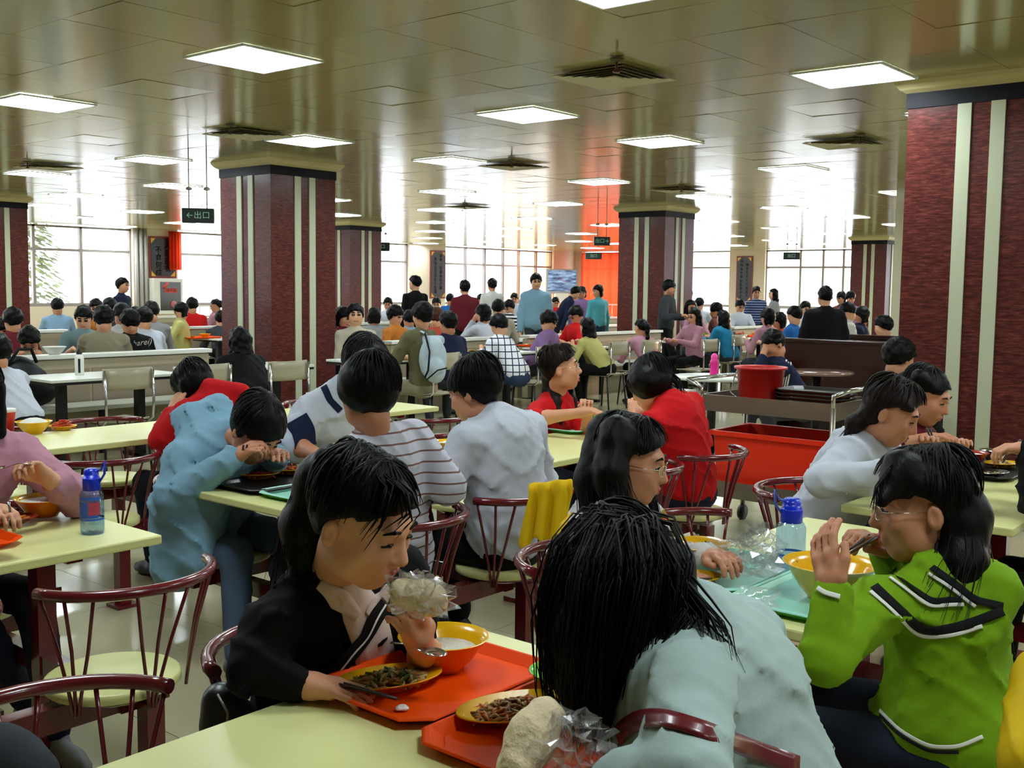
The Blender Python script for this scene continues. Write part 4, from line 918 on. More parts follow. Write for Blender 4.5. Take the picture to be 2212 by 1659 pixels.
def ribbon(r, onto, pts, width, m, name, off=.004, n=24, thick=.003):
    """a strip of trim or strap laid on a garment along the line through the given picture points"""
    bv = surf(kid(r, onto)); P = []
    pts = [A(*p) for p in pts]; seg = [np.linalg.norm(b - a) for a, b in zip(pts[:-1], pts[1:])]; tot = sum(seg)
    for i in range(n + 1):
        t = tot * i / n; k = 0
        while k < len(seg) - 1 and t > seg[k]: t -= seg[k]; k += 1
        p = pts[k] + (pts[k + 1] - pts[k]) * min(t / seg[k], 1); d = CF + (p[0] - 1106.) / FPX * CR + (829.5 - p[1]) / FPX * CU
        h = bv.ray_cast(Vector((0, 0, CZ)), Vector(d), 40)
        if h[0] is not None: P.append((A(*h[0]), A(*h[1])))
    if len(P) < 3: return
    C_ = [p for p, _ in P]; N_ = [n_ for _, n_ in P]
    for _ in range(5):
        C_ = [C_[0]] + [(C_[i - 1] + 2 * C_[i] + C_[i + 1]) / 4 for i in range(1, len(C_) - 1)] + [C_[-1]]; N_ = [nrm(N_[max(i - 1, 0)] + N_[i] + N_[min(i + 1, len(N_) - 1)]) for i in range(len(N_))]
    g = G(); rows = []; W_ = width if hasattr(width, '__len__') else [width] * 2; W_ = np.interp(np.linspace(0, 1, len(C_)), np.linspace(0, 1, len(W_)), W_)
    for i, (c, nn) in enumerate(zip(C_, N_)):
        width = W_[i]
        t = nrm(C_[min(i + 1, len(C_) - 1)] - C_[max(i - 1, 0)]); s = nrm(np.cross(t, nn)); rows.append([c + nn * off + s * width * k_ for k_ in (-.5, -.17, .17, .5)])
    g.sheet(rows); g.build(name, m, r, solid=thick)
def glasses(r, J, T, s=1.):
    for sx in (-1, 1):
        pts = [T(sx * .033 + .023 * math.cos(a), .104 - .012 * abs(math.cos(a)) * (1 if math.cos(a) * sx > 0 else .2), .004 + .0165 * math.sin(a)) for a in np.linspace(0, 2 * math.pi, 20)]
        G().tube(pts, .0011, 6, cap=False).build('spectacle_rim', M_wire, r)
        G().add([T(sx * .033, .103, .004)] + pts[:-1], [[0, i, i % 19 + 1] for i in range(1, 20)], True).build('spectacle_lens', M_lens, r)
        G().tube([T(sx * .056, .094, .008), T(sx * .078, .06, .008), T(sx * .080, .0, .006)], .0011, 6).build('spectacle_arm', M_wire, r)
    G().tube([T(-.010, .104, .008), T(0, .107, .011), T(.010, .104, .008)], .0011, 6).build('spectacle_bridge', M_wire, r)
def wisps(src, n, spread, droop, r0, jit, seed, shell=False, lr=(.8, 1.08)):
    """n tapered locks following the polyline src with random offsets"""
    rr = random.Random(seed); out = []
    for _ in range(n):
        o = A(rr.uniform(-1, 1), rr.uniform(-1, 1), rr.uniform(-1, 1)); o = nrm(o) * spread * rr.uniform(.8, 1.04) if shell else o * spread; e = A(rr.uniform(-1, 1), rr.uniform(-1, 1), rr.uniform(-.6, .6)) * jit
        m = len(src); L = rr.uniform(*lr); pts = []
        for i, p in enumerate(src):
            t = i / (m - 1); pts.append(A(*src[0]) + (A(*p) - A(*src[0])) * L + o * ((.3 + .7 * min(1, 2.5 * t)) if shell else (1 - .4 * t)) + e * t * t - A(0, 0, droop * t * t * rr.uniform(0, 1)))
        q = [pts[0]]
        for i in range(m - 1): q += [pts[i] * .5 + pts[i + 1] * .5, pts[i + 1]]
        out.append((q, r0 * rr.uniform(.6, 1.2)))
    return out
PU, MU = A(1, 0, 0), A(-1, 0, 0)
def hdir(deg, down): return nrm(face_dir(deg) - ZW * down)
# ================================================================ people close to the viewer
# girl with a ponytail, black jacket, eating a bun
J = pose((-1.84, 1.52, .53), PU, neck=px(728, 1232, 2.20), head=px(785, 1128, 2.04), hf=hdir(62, .42), roll=.10, wr=px(640, 1478, 2.04), wl=px(908, 1392, 2.07), elr_=px(548, 1440, 2.06), ell_=px(925, 1430, 2.30), hdl=px(882, 1312, 1.98) - px(908, 1392, 2.07), hdr=A(.8, .5, -.05), curlr=.3, pnl=A(-.5, -.3, .6), curll=.95, mouth=.5, eyes=.2)
tail = [px(716, 1000, 2.10), px(694, 1035, 2.15), px(668, 1140, 2.18), px(655, 1245, 2.18)]
st = wisps(tail, 160, .056, .03, .0024, .03, 1, shell=True) + sum([wisps([px(x, y, dd), px(x * .5 + 358 - 6, y * .5 + 500 - 16, dd * .5 + 1.015), px(714, 1000, 2.09)], 18, .010, 0, .0024, .002, 300 + i, lr=(.94, 1.0)) for i, (x, y, dd) in enumerate(((806, 1075, 1.945), (780, 1100, 1.96), (758, 1122, 1.985), (746, 1150, 2.01), (740, 1185, 2.05)))], []) + wisps([px(800, 1020, 1.98), px(838, 1060, 1.93), px(820, 1120, 1.92), px(783, 1170, 1.925)], 9, .012, .0, .0032, .02, 2) + wisps([px(830, 1025, 1.97), px(880, 1070, 1.93), px(890, 1120, 1.925), px(858, 1150, 1.93)], 8, .010, 0, .003, .02, 3)
r = person(J, 'girl with a black ponytail and black jacket biting a wrapped bun at the front table', C['black'], C['darkjeans'], 'none', near=True, sleeve=dict(r=1., l=.62), s=.98, skin=0,
    hair_extra=[cone(tail[0], tail[0] + A(.01, 0, -.01), .028, .03, .01), cone(tail[0], tail[1], .030, .044, .03), cone(tail[1], tail[2], .046, .056, .03), cone(tail[2], tail[3], .054, .030, .03), cone(px(800, 1022, 2.0), px(880, 1075, 1.95), .030, .016, .03), cone(px(752, 1060, 2.0), px(742, 1110, 2.03), .03, .02, .02)], strands=st)
PONY = r
M_blouse = cloth('blouse_pale_pink', 206, 186, 176)
ribbon(r, 'top', [(748, 1258), (775, 1310), (800, 1370), (812, 1440)], [.05, .085, .095, .10], M_blouse, 'blouse_front', .003, thick=.004); ribbon(r, 'top', [(690, 1262), (725, 1285), (770, 1330)], [.02, .045, .02], M_blouse, 'blouse_collar', .008); ribbon(r, 'top', [(835, 1270), (815, 1300), (792, 1330)], [.02, .04, .02], M_blouse, 'blouse_collar', .008)
ribbon(r, 'top', [(826, 1300), (785, 1370), (735, 1432), (690, 1478)], .032, M_strapb, 'bag_strap', .012); ribbon(r, 'top', [(822, 1306), (781, 1376), (732, 1437), (688, 1482)], .004, M_wht, 'strap_stripe', .0165, thick=.001)
G().tube([px(708, 992, 2.085), px(728, 1000, 2.075)], .016, 10).build('hair_tie', mat('hair_tie', rgb(30, 30, 34), .3), r)
# girl in the cream jacket bending over the table, seen from behind
hN = px(1345, 1290, 1.80)
J = pose((-.66, 1.47, .53), MU, neck=px(1478, 1338, 1.73), head=hN, hf=nrm(A(-1, .1, -1.0)), wl=px(1330, 1700, 1.47), wr=px(1440, 1540, 1.95), ell_=px(1490, 1690, 1.40), pnl=-ZW, shw=.175)
J['shl'] = px(1475, 1500, 1.56)
lk = [([px(1262, 1215, 1.72), px(1228, 1320, 1.70), px(1225, 1450, 1.68), px(1248, 1540, 1.67)], .045, 12), ([px(1300, 1240, 1.66), px(1280, 1400, 1.64), px(1272, 1500, 1.64), px(1284, 1590, 1.64)], .05, 16), ([px(1370, 1240, 1.65), px(1345, 1380, 1.64), px(1318, 1480, 1.65), px(1295, 1580, 1.65)], .05, 16), ([px(1420, 1250, 1.68), px(1410, 1360, 1.67), px(1375, 1450, 1.67), px(1350, 1500, 1.68)], .045, 12)]
HX = [ell(px(1348, 1255, 1.76), A(.096, .106, .090), None, .03)]; st = []
for i, (p, rr_, n) in enumerate(lk):
    rr_ *= .82; bk = CF * .02; HX += [cone(p[0] + bk, p[1] + bk, rr_, rr_ * .95, .05), cone(p[1] + bk, p[2] + bk, rr_ * .95, rr_ * .6, .05), cone(p[2] + bk, p[3] + bk, rr_ * .55, .005, .05)]; st += wisps(p, n * 6, .042, .02, .0024, .03, 20 + i)
for i, p in enumerate(([px(1450, 1230, 1.68), px(1520, 1310, 1.63), px(1570, 1370, 1.60), px(1592, 1450, 1.585)], [px(1455, 1260, 1.66), px(1490, 1330, 1.62), px(1420, 1420, 1.60), px(1430, 1440, 1.595), px(1500, 1420, 1.585)], [px(1460, 1240, 1.67), px(1530, 1330, 1.62), px(1548, 1380, 1.60)], [px(1430, 1280, 1.66), px(1450, 1360, 1.62), px(1405, 1470, 1.62)])): st += wisps(p, 16, .014, 0, .0022, .022, 40 + i)
for i, (p, rr_, n) in enumerate(lk):
    c0 = px(1350, 1158, 1.79); q = p[0] * .5 + c0 * .5; q = q + nrm(q - px(1348, 1270, 1.80)) * .042; cc_ = nrm(p[0] - px(1348, 1270, 1.80)) * .034
    st += wisps([c0, q, p[0] + cc_, p[1] + cc_ * .9, p[2] + cc_ * .4, p[3]], 150, .040, .01, .0020, .03, 200 + i)
for i in range(5):
    c0 = px(1350, 1158, 1.79); e_ = px(1300 + 40 * i, 1350, 1.66); m_ = c0 * .5 + e_ * .5; m_ = m_ + nrm(m_ - px(1348, 1270, 1.80)) * .055
    st += wisps([c0, m_, e_], 90, .026, .0, .0020, .02, 220 + i)
HX += [cone(px(1440, 1235, 1.70), px(1500, 1320, 1.67), .05, .012, .03)]
r = person(J, 'girl in a cream jacket with long black hair bending over the front table', C['cream'], C['ltjeans'], 'none', near=True, s=1.0, bulk=1.12, slack=.026, hair_extra=HX, strands=st, top_noise=.010, extra_top=[cone(px(1455, 1345, 1.70), px(1530, 1325, 1.74), .045, .045, .03)])
CREAM = r
ribbon(r, 'top', [(1340, 1590), (1365, 1556), (1420, 1552), (1500, 1575), (1600, 1612), (1720, 1655)], .028, M_strapr, 'bag_strap', .006)
# girl in the green hooded sweater
J = pose((-.76, 2.46, .53), MU, neck=px(2050, 1232, 2.44), head=px(1990, 1098, 2.44), hf=hdir(-100, .12), wl=px(1800, 1283, 2.22), ell_=px(1778, 1425, 2.20), wr=px(1915, 1195, 2.56), elr_=px(1960, 1340, 2.62), hdl=px(1782, 1205, 2.24) - px(1800, 1283, 2.22), pnl=RW * .8 + FW * .5, curll=.35, hdr=px(1880, 1165, 2.53) - px(1915, 1195, 2.56), pnr=-ZW - RW * .3, curlr=.7, eyes=.6)
J['shl'] = px(1905, 1305, 2.32)
ub = nrm(J['neck'] - J['pel']); fo = np.cross(ub, J['r'])
tl = [px(2045, 1055, 2.45), px(2078, 1125, 2.42), px(2078, 1215, 2.37), px(2045, 1300, 2.33)]
r = person(J, 'girl in a green hooded sweater eating with chopsticks at the right-hand table', C['green'], C['darkjeans'], 'none', near=True, s=.99, skin=1, slack=.020,
    extra_top=[cone(px(2075, 1240, 2.38), px(2150, 1275, 2.35), .048, .052, .03), cone(px(2150, 1275, 2.35), px(2142, 1372, 2.30), .052, .026, .03), cone(px(2062, 1240, 2.36), px(2128, 1375, 2.29), .026, .022, .02), cone(px(2010, 1215, 2.38), px(2070, 1225, 2.40), .03, .04, .03), ell(J['pel'] + A(0, 0, .02), A(.175, .15, .10), None, .06)],
    hair_extra=[cone(tl[0], tl[1], .045, .056, .04), cone(tl[1], tl[2], .056, .050, .04), cone(tl[2], tl[3], .048, .016, .03), cone(px(1945, 1010, 2.40), px(1905, 1085, 2.36), .04, .014, .03)], strands=wisps(tl, 150, .060, .03, .0022, .03, 60, shell=True) + wisps([px(1925, 1010, 2.37), px(1890, 1060, 2.35), px(1885, 1110, 2.35)], 8, .012, 0, .003, .015, 61), extra_parts=[glasses])
for i, (pts, w, m) in enumerate((([(1888, 1268), (1940, 1318), (1990, 1362), (2060, 1358), (2120, 1338), (2165, 1320)], .020, M_blk), ([(1880, 1280), (1935, 1330), (1990, 1376), (2060, 1371), (2122, 1352)], .008, M_wht), ([(1925, 1240), (1985, 1285), (2010, 1300), (2075, 1295)], .014, M_blk), ([(1920, 1250), (1982, 1295), (2008, 1310), (2080, 1305)], .008, M_wht), ([(1905, 1535), (1950, 1580), (2010, 1612), (2070, 1612), (2120, 1590)], .008, M_wht), ([(1905, 1545), (1950, 1590), (2010, 1622), (2070, 1622)], .008, M_blk), ([(1768, 1272), (1785, 1282), (1812, 1290)], .010, M_wht), ([(2012, 1228), (2060, 1262), (2110, 1300), (2165, 1310)], .016, M_blk), ([(2008, 1238), (2056, 1272), (2106, 1310)], .007, M_wht))): ribbon(r, 'top', pts, w, m, 'knitted_band', .006, thick=.0015)
GREEN = r
# girl with glasses and long straight hair
J = pose((-1.80, 2.6, .53), PU, neck=px(1318, 1092, 3.20), head=px(1362, 1000, 3.12), hf=hdir(74, .18), wl=px(1535, 1205, 2.95), ell_=px(1440, 1210, 3.22), wr=px(1430, 1250, 2.86), elr_=px(1240, 1260, 2.95), eyes=.5)
hl = [([px(1310, 935, 3.14), px(1288, 1040, 3.12), px(1300, 1130, 3.08), px(1335, 1160, 3.05)], .06), ([px(1330, 930, 3.05), px(1318, 1020, 3.02), px(1330, 1110, 3.0), px(1355, 1165, 3.0)], .045), ([px(1385, 960, 3.22), px(1395, 1060, 3.24), px(1404, 1130, 3.22), px(1400, 1170, 3.16)], .028)]
HX = []; st = []
for i, (p, q) in enumerate(hl):
    HX += [cone(p[0], p[1], q, q, .03), cone(p[1], p[2], q, q * .8, .03), cone(p[2], p[3], q * .8, q * .4, .03)]; st += wisps(p, 150, q * 1.10, .01, .0021, .015, 80 + i, shell=True)
r = person(J, 'girl with long straight black hair and glasses in a white and yellow sweater', C['offwhite'], C['ltjeans'], 'none', near=True, s=.98, skin=1, hair_extra=HX, strands=st, extra_parts=[glasses])
ribbon(r, 'top', [(1428, 1128), (1446, 1112), (1462, 1098)], .020, cloth('band_orange', 220, 90, 40), 'sleeve_band', .003); ribbon(r, 'top', [(1424, 1118), (1440, 1102), (1454, 1088)], .018, cloth('band_olive', 150, 120, 40), 'sleeve_band', .003)
ribbon(r, 'top', [(1225, 1120), (1205, 1170), (1192, 1250), (1185, 1320)], .05, M_yel, 'yellow_side_panel', .003); ribbon(r, 'top', [(1335, 1095), (1360, 1110), (1385, 1120)], .04, M_yel, 'yellow_front_panel', .003)
# boy in the striped T-shirt, back view
J = pose((-2.77, 2.64, .53), MU, neck=px(812, 940, 3.76), head=px(797, 852, 3.72), hf=hdir(-150, .12), wr=px(935, 1010, 4.15), elr_=px(972, 1060, 3.85), wl=px(720, 1060, 3.9), shw=.185)
person(J, 'boy in a white T-shirt with brown stripes seen from behind', C['stripe'], C['darkjeans'], 'short', near=True, sleeve=.46, s=1.05, skin=1, slack=.022, top_noise=.009, hair_extra=[ell(px(790, 830, 3.70), A(.094, .10, .10), None, .02)])
# boy in the white long-sleeved shirt, back view
J = pose((-2.74, 3.26, .53), MU, neck=px(1082, 905, 4.30), head=px(1025, 848, 4.34), hf=hdir(-118, .35), wl=px(1010, 955, 4.50), ell_=px(965, 1040, 4.15), wr=px(1060, 990, 4.7), shw=.185)
r = person(J, 'boy in a loose white long-sleeved shirt leaning over his food, back to the viewer', C['white'], C['black'], 'short', near=True, s=1.04, sleeve=.86, skin=1, slack=.030, bulk=1.05, top_noise=.013)
# boy in the pale blue hooded jacket
J = pose((-3.86, 2.62, .53), PU, neck=px(480, 935, 4.30), head=px(553, 932, 4.20), hf=hdir(58, 1.0), wr=px(505, 990, 4.10), elr_=px(368, 1075, 4.15), wl=px(598, 985, 4.30), ell_=px(580, 1010, 4.62), curlr=.8, pnr=A(.3, .6, -.3), curll=.4, shw=.175)
person(J, 'boy in a pale blue hooded jacket with his face down over a black tray', C['paleblue'], C['ltjeans'], 'short', near=True, s=1.03, skin=1, slack=.032, bulk=1.08, top_noise=.013,
    extra_top=[cone(px(412, 905, 4.36), px(470, 885, 4.42), .065, .06, .05), cone(px(470, 885, 4.42), px(505, 915, 4.36), .05, .03, .05), cone(px(405, 905, 4.36), px(430, 985, 4.22), .05, .04, .05), cone(px(395, 1090, 4.30), px(380, 1225, 4.30), .13, .10, .08), cone(px(440, 1080, 4.25), px(430, 1210, 4.22), .10, .07, .08)])
# boy across from him, white and navy shirt
J = pose((-3.80, 3.26, .53), PU, neck=px(728, 842, 4.78), head=px(790, 800, 4.70), hf=hdir(40, .5), wr=px(690, 985, 4.45), elr_=px(635, 960, 4.60), wl=px(780, 985, 4.7))
r = person(J, 'person in a white shirt with navy shoulder panels half hidden behind the striped T-shirt', C['white'], C['darkjeans'], 'short', near=True, sleeve=.5, s=1.04, skin=1, slack=.03)
ribbon(r, 'top', [(640, 905), (655, 930), (660, 965)], .10, C['navy'], 'sleeve_panel', .003); ribbon(r, 'top', [(700, 835), (712, 865), (735, 888)], .03, C['navy'], 'collar', .004)
# person in the red jacket with the head down
J = pose((-4.69, 3.22, .53), MU, neck=px(470, 858, 5.40), head=px(420, 838, 5.48), hf=hdir(-120, .9), wl=px(370, 895, 5.35), ell_=px(348, 950, 5.30), wr=px(430, 900, 5.8), curll=.3)
person(J, 'person in a bright red jacket with the head bowed, behind the pale blue jacket', C['redjk'], C['darkjeans'], 'bob', near=True, s=.98, slack=.03, bulk=1.08, top_noise=.006, extra_top=[cone(px(455, 838, 5.40), px(520, 850, 5.42), .05, .05, .04)])
# girl in the red shirt facing right
J = pose((-3.76, 4.72, .53), PU, neck=px(1205, 862, 6.02), head=px(1212, 797, 5.95), hf=hdir(88, -.12), wr=px(1252, 892, 5.62), elr_=px(1155, 905, 5.75), wl=px(1268, 888, 5.72), curlr=.7, curll=.7, mouth=.6, eyes=.6)
tl = [px(1195, 800, 6.02), px(1200, 870, 5.95), px(1212, 915, 5.88)]
person(J, 'girl in a red T-shirt and glasses turning her head to the right', C['red'], C['darkjeans'], 'none', near=True, sleeve=.62, s=.97, hairm=M_hairb, hair_extra=[cone(tl[0], tl[1], .05, .035, .03), cone(tl[1], tl[2], .035, .012, .02), cone(px(1190, 780, 5.98), px(1185, 840, 6.02), .05, .04, .03), cone(px(1243, 862, 5.9), px(1250, 905, 5.85), .012, .006, .01)], strands=wisps(tl, 14, .02, .01, .005, .02, 90), extra_parts=[glasses])
# boy in the red shirt, back view
J = pose((-2.76, 4.68, .53), MU, neck=px(1452, 868, 5.36), head=px(1405, 832, 5.42), hf=hdir(-128, .5), wl=px(1370, 900, 5.6), wr=px(1430, 915, 5.85), shw=.18)
person(J, 'boy in a red shirt with shaggy hair, back to the viewer', C['red'], C['darkjeans'], 'short', near=True, s=1.03, sleeve=.6, slack=.026, hair_extra=[ell(px(1402, 822, 5.40), A(.105, .115, .10), None, .02), cone(px(1440, 845, 5.4), px(1462, 862, 5.4), .03, .012, .02)], strands=wisps([px(1420, 810, 5.38), px(1455, 830, 5.38), px(1475, 862, 5.37)], 14, .04, 0, .006, .03, 92) + wisps([px(1390, 800, 5.38), px(1370, 820, 5.38), px(1358, 850, 5.38)], 10, .03, 0, .006, .03, 93))
# woman in the white blazer
J = pose((-1.82, 4.08, .53), PU, neck=px(1880, 938, 4.22), head=px(1925, 893, 4.12), hf=hdir(62, .45), wr=px(1945, 1015, 3.90), elr_=px(1775, 1040, 3.98), wl=px(2000, 990, 4.05), eyes=.3)
tl = [px(1872, 898, 4.14), px(1846, 915, 4.13), px(1826, 948, 4.12)]
person(J, 'woman in a white blazer looking down at her meal by the large pillar', C['white'], C['darkjeans'], 'none', near=True, s=.99, skin=1, hairm=M_hairb, slack=.028, bulk=1.08, hair_extra=[cone(tl[0], tl[1], .04, .035, .02), cone(tl[1], tl[2], .03, .012, .02), cone(px(1930, 855, 4.08), px(1968, 885, 4.02), .03, .012, .02), cone(px(1895, 870, 4.10), px(1890, 905, 4.10), .03, .018, .02)], strands=wisps(tl, 14, .02, .01, .005, .03, 94))
# woman in dark red beside her
J = pose((-1.82, 4.72, .53), PU, neck=px(1968, 912, 4.76), head=px(2000, 858, 4.68), hf=hdir(52, .38), wr=px(2000, 950, 4.42), elr_=px(1925, 962, 4.45), hdr=px(2030, 945, 4.38) - px(2000, 950, 4.42), curlr=.8, wl=px(2070, 985, 4.6), eyes=.3)
person(J, 'girl in a dark red top holding chopsticks beside the woman in white', C['maroon'], C['darkjeans'], 'pony', near=True, s=.97, skin=1, sleeve=.7, hair_extra=[cone(px(1985, 815, 4.62), px(2030, 850, 4.60), .035, .012, .02)])
# pink-sleeved person at the left edge
J = pose((-3.86, 1.46, .53), PU, neck=px(-50, 930, 3.55), head=px(-62, 850, 3.50), hf=hdir(45, .4), wl=px(112, 1040, 3.42), ell_=px(172, 1080, 3.62), hdl=px(62, 1000, 3.36) - px(112, 1040, 3.42), pnl=-FW * .6 - ZW * .5, curll=.85, wr=px(-40, 1100, 3.1), feet=[pz(125, 1590, .085), pz(62, 1520, .085)], knees=[A(-3.35, 1.62, .52), A(-3.33, 1.42, .52)])
person(J, 'person in a pink jumper lifting a spoon, cut by the left edge of the picture', C['pink'], C['darkjeans'], 'long', near=True, s=.98, slack=.03, bulk=1.1, sleeve=.93, shoes=mat('shoe_grey', rgb(130, 132, 136), .6))
# person in black at the right edge
J = pose((-.72, 4.1, .53), MU, neck=px(2330, 985, 3.75), head=px(2300, 880, 3.75), hf=hdir(-110, .3), wl=px(2225, 970, 4.0), wr=px(2290, 960, 4.15), hdl=-RW + FW * .2, curll=.7)
person(J, 'person in black clothes cut by the right edge, reaching with chopsticks', C['black'], C['black'], 'long', near=True, s=1.0, slack=.03, bulk=1.1)
# ================================================================ people in the middle distance and beyond
PANTS = [C['darkjeans'], C['black'], C['jeans'], C['dkgrey']]
PPOS = [A(o.location[0], o.location[1]) for o in ROOTS if o.name.startswith('person')]
def mid(hx, hy, d, th, label, top, hair='short', stand=False, down=.25, hth=None, pants=None, sleeve=1., lift=None, slack=.02, stride=0., bulk=1.0, skin=None, hairm=None, fem=False, bend=0., lz=.11, **kw):
    def clash(d_):
        h_ = px(hx, hy, d_); f_ = face_dir(th); b_ = h_[:2] - f_[:2] * (.03 if stand else .14); c_ = 0
        for u0, u1, v0, v1, k in OBST:
            m_ = .24 if k != 't' or stand else .12
            if k == 'p' and stand: m_ = .34
            du = max(u0 - b_[0], b_[0] - u1, 0); dv = max(v0 - b_[1], b_[1] - v1, 0); q_ = math.hypot(du, dv)
            if q_ < m_: c_ += (m_ - q_) * (2 if k != 't' else 1)
            if not stand and k in 'pc':
                e_ = b_ + f_[:2] * .38; du = max(u0 - e_[0], e_[0] - u1, 0); dv = max(v0 - e_[1], e_[1] - v1, 0); q_ = math.hypot(du, dv)
                if q_ < .16: c_ += (.16 - q_) * 2 + .1
        for p_ in PPOS:
            q_ = math.hypot(*(p_ - b_))
            if q_ < .46: c_ += .46 - q_
        return c_, b_
    best = None
    for k_ in range(0, 18):
        for sg in (1, -1):
            d2 = d * (1 + sg * .012 * k_); c_, b_ = clash(d2); c_ += .004 * k_
            if best is None or c_ < best[0]: best = (c_, d2, b_)
    d = best[1]; PPOS.append(best[2])
    head = px(hx, hy, d); f = face_dir(th); hf = hdir(th if hth is None else hth, down); n = PIDX[0]
    if stand:
        s = min(max(head[2] / 1.58, .93), 1.08); neck = head + A(0, 0, -.165 * s) - f * .03
        if bend: neck = head - f * .10 - A(0, 0, .11)
        pel = A(neck[0], neck[1], 0) - f * (.02 + bend) + A(0, 0, .92 * s)
        wl = wr = None
        if lift is not None: wl = wr = None
        r_ = np.cross(f, ZW); ar = {}
        if lift: ar = dict(wl=pel - r_ * .16 + f * .26 + A(0, 0, .16), wr=pel + r_ * .16 + f * .30 + A(0, 0, .20))
        J = pose(pel, f, neck=neck, head=head, hf=hf, s=s, stand=True, stride=stride, **ar)
    else:
        s = .95 if fem else 1.02; up_ = nrm(ZW - hf * .35); neck = head - up_ * .155 * s - hf * .03
        dz = neck[2] - .53; off = math.sqrt(max((.50 * s) ** 2 - dz * dz, .002)); pel = A(neck[0], neck[1], 0) - f * min(off, .30) + A(0, 0, .53)
        ar = {}; r_ = np.cross(f, ZW)
        if lift: ar[lift[0]] = head + f * (.13 if lz < .2 else .20) - A(0, 0, lz) + r_ * (.05 if lift[0] == 'wr' else -.05)
        J = pose(pel, f, neck=neck, head=head, hf=hf, s=s, **ar)
    return person(J, label, top, pants or PANTS[n % 4], hair, s=s, near=False, vox=.015 if d < 11 else (.020 if d < 15 else .026), sleeve=sleeve, slack=slack, bulk=bulk, skin=n % 3 if skin is None else skin, hairm=hairm, **kw)
MD = mid
# left side
MD(265, 617, 17, 80, 'boy in a blue denim jacket standing before the left windows', C['navy'], stand=True, down=0, extra_top=[])
MD(124, 663, 17, -150, 'person in a light blue shirt seated with back turned near the left window', C['ltblue'])
MD(181, 688, 11.8, 15, 'boy in a grey-green shirt with a strap looking down behind the long partition', C['greyteal'], down=.35, sleeve=.5)
MD(224, 690, 10.7, -160, 'boy in a khaki shirt seen from behind over the long partition', C['khaki'], slack=.03)
r = MD(281, 697, 10.9, -140, 'boy in a black jersey with white lettering seen from behind', C['black'], down=.35, slack=.03); BLACKJ = r
MD(311, 690, 11.3, -135, 'person in a white shirt beside the black jersey', C['white'], down=.4, slack=.03)
MD(327, 675, 13.6, -150, 'person in a grey shirt behind the white shirt, left of the left pillar', C['grey'], down=.4)
MD(263, 681, 12.4, 30, 'boy with dark hair looking down between the khaki and black shirts', C['offwhite'], down=.6)
MD(238, 666, 14.6, 170, 'person with black hair below the boy in denim', C['dkgrey'])
MD(207, 665, 16.2, 20, 'person in an orange top facing the viewer near the left window', C['orange'], down=.3)
MD(291, 684, 15.2, 120, 'person in a pink top bending forward before the window pier', C['coral'], down=.9)
MD(391, 672, 15.6, -70, 'dark-haired girl facing left beside the red jacket under the hose cabinet', C['yellow'], hair='bob', fem=True, down=.4)
MD(415, 661, 17.5, -150, 'person in a dark red jacket seated under the hose cabinet', C['red'], slack=.03)
MD(466, 661, 19.5, -80, 'girl with a short ponytail in pink just left of the left pillar', C['pink'], hair='pony', fem=True)
MD(478, 690, 16.2, -160, 'person in dark grey partly hidden by the left pillar', C['dkgrey'])
MD(28, 693, 11.2, -140, 'person in a maroon jacket at the left edge, seen from behind', C['maroon'], slack=.03)
MD(63, 736, 10.4, 20, 'boy in tan bowing his head low over his meal at the left', C['khaki'], down=1.0)
MD(4, 716, 10.6, 60, 'person with a tan shirt cut by the left edge behind the partition', C['beige'], down=.3)
MD(-8, 762, 7.8, -120, 'person in a white T-shirt cut by the left edge in front of the partition', C['white'], sleeve=.5)
MD(518, 738, 9.6, -140, 'long-haired girl in a black coat seated beside the left red pillar', C['black'], hair='long', fem=True, down=.4, slack=.03, bulk=1.1)
# centre
MD(768, 682, 12.2, 12, 'boy in a grey sweater with a dark front shouting beside the left pillar', C['beige'], down=-.05, lift=('wr',), lz=.30, extra_top=[]); SHOUT = PIDX[0]
MD(742, 686, 13.2, 60, 'person in a red top peeping out behind the left pillar', C['maroon'], hair='bob')
MD(809, 684, 15.0, 170, 'girl with long dark hair in grey behind the shouting boy', C['grey'], hair='bob', fem=True)
MD(854, 683, 14.0, 55, 'boy in an orange shirt seated at the partition', C['orange'], hair='fringe', down=.2)
MD(838, 657, 22.2, 0, 'person in white facing the viewer far behind the orange shirt', C['white'])
MD(884, 690, 15.5, -150, 'person in a pale shirt right behind the orange shirt', C['ltblue'])
MD(896, 612, 19.0, -150, 'boy in a black jacket standing in front of the tall plaque', C['black'], stand=True, down=0, hth=-110)
BPK = MD(912, 682, 11.0, -125, 'boy in an olive T-shirt wearing a pale backpack', C['olive'], hair='fringe', down=.1, sleeve=.45, pants=C['khaki'])
MD(968, 699, 11.8, -140, 'boy in a navy jacket beside the boy with the backpack', C['navy'], slack=.028, down=.2)
MD(943, 686, 13.6, 160, 'brown-haired person half hidden between the backpack and the navy jacket', C['coral'], hairm=hairmat('hair_brown', rgb(74, 40, 26)))
MD(1004, 622, 17.5, -165, 'boy in a maroon hooded jacket standing with his back turned', C['maroon'], stand=True, down=0, slack=.035, extra_top=[ell(px(1000, 648, 17.6), A(.10, .10, .06), None, .03)])
MD(1063, 616, 21, -160, 'boy in a white and navy jacket standing near the centre window', C['offwhite'], stand=True, down=0, slack=.03)
MD(1158, 609, 17.6, 8, 'boy in a pale blue jacket standing and facing the viewer', C['paleblue'], 'short', stand=True, down=.08, slack=.045, bulk=1.1)
MD(1043, 678, 14.6, -120, 'person in a white jacket with a hand on the cheek', C['white'], hair='bob', down=.2, lift=('wl',))
MD(1076, 667, 16.2, 175, 'person in a pale grey hooded top behind the plaid shirt', C['beige'], slack=.03)
MD(1078, 704, 12.5, -120, 'boy in a white and navy plaid shirt leaning over a black tray', C['plaid'], down=.5, slack=.03)
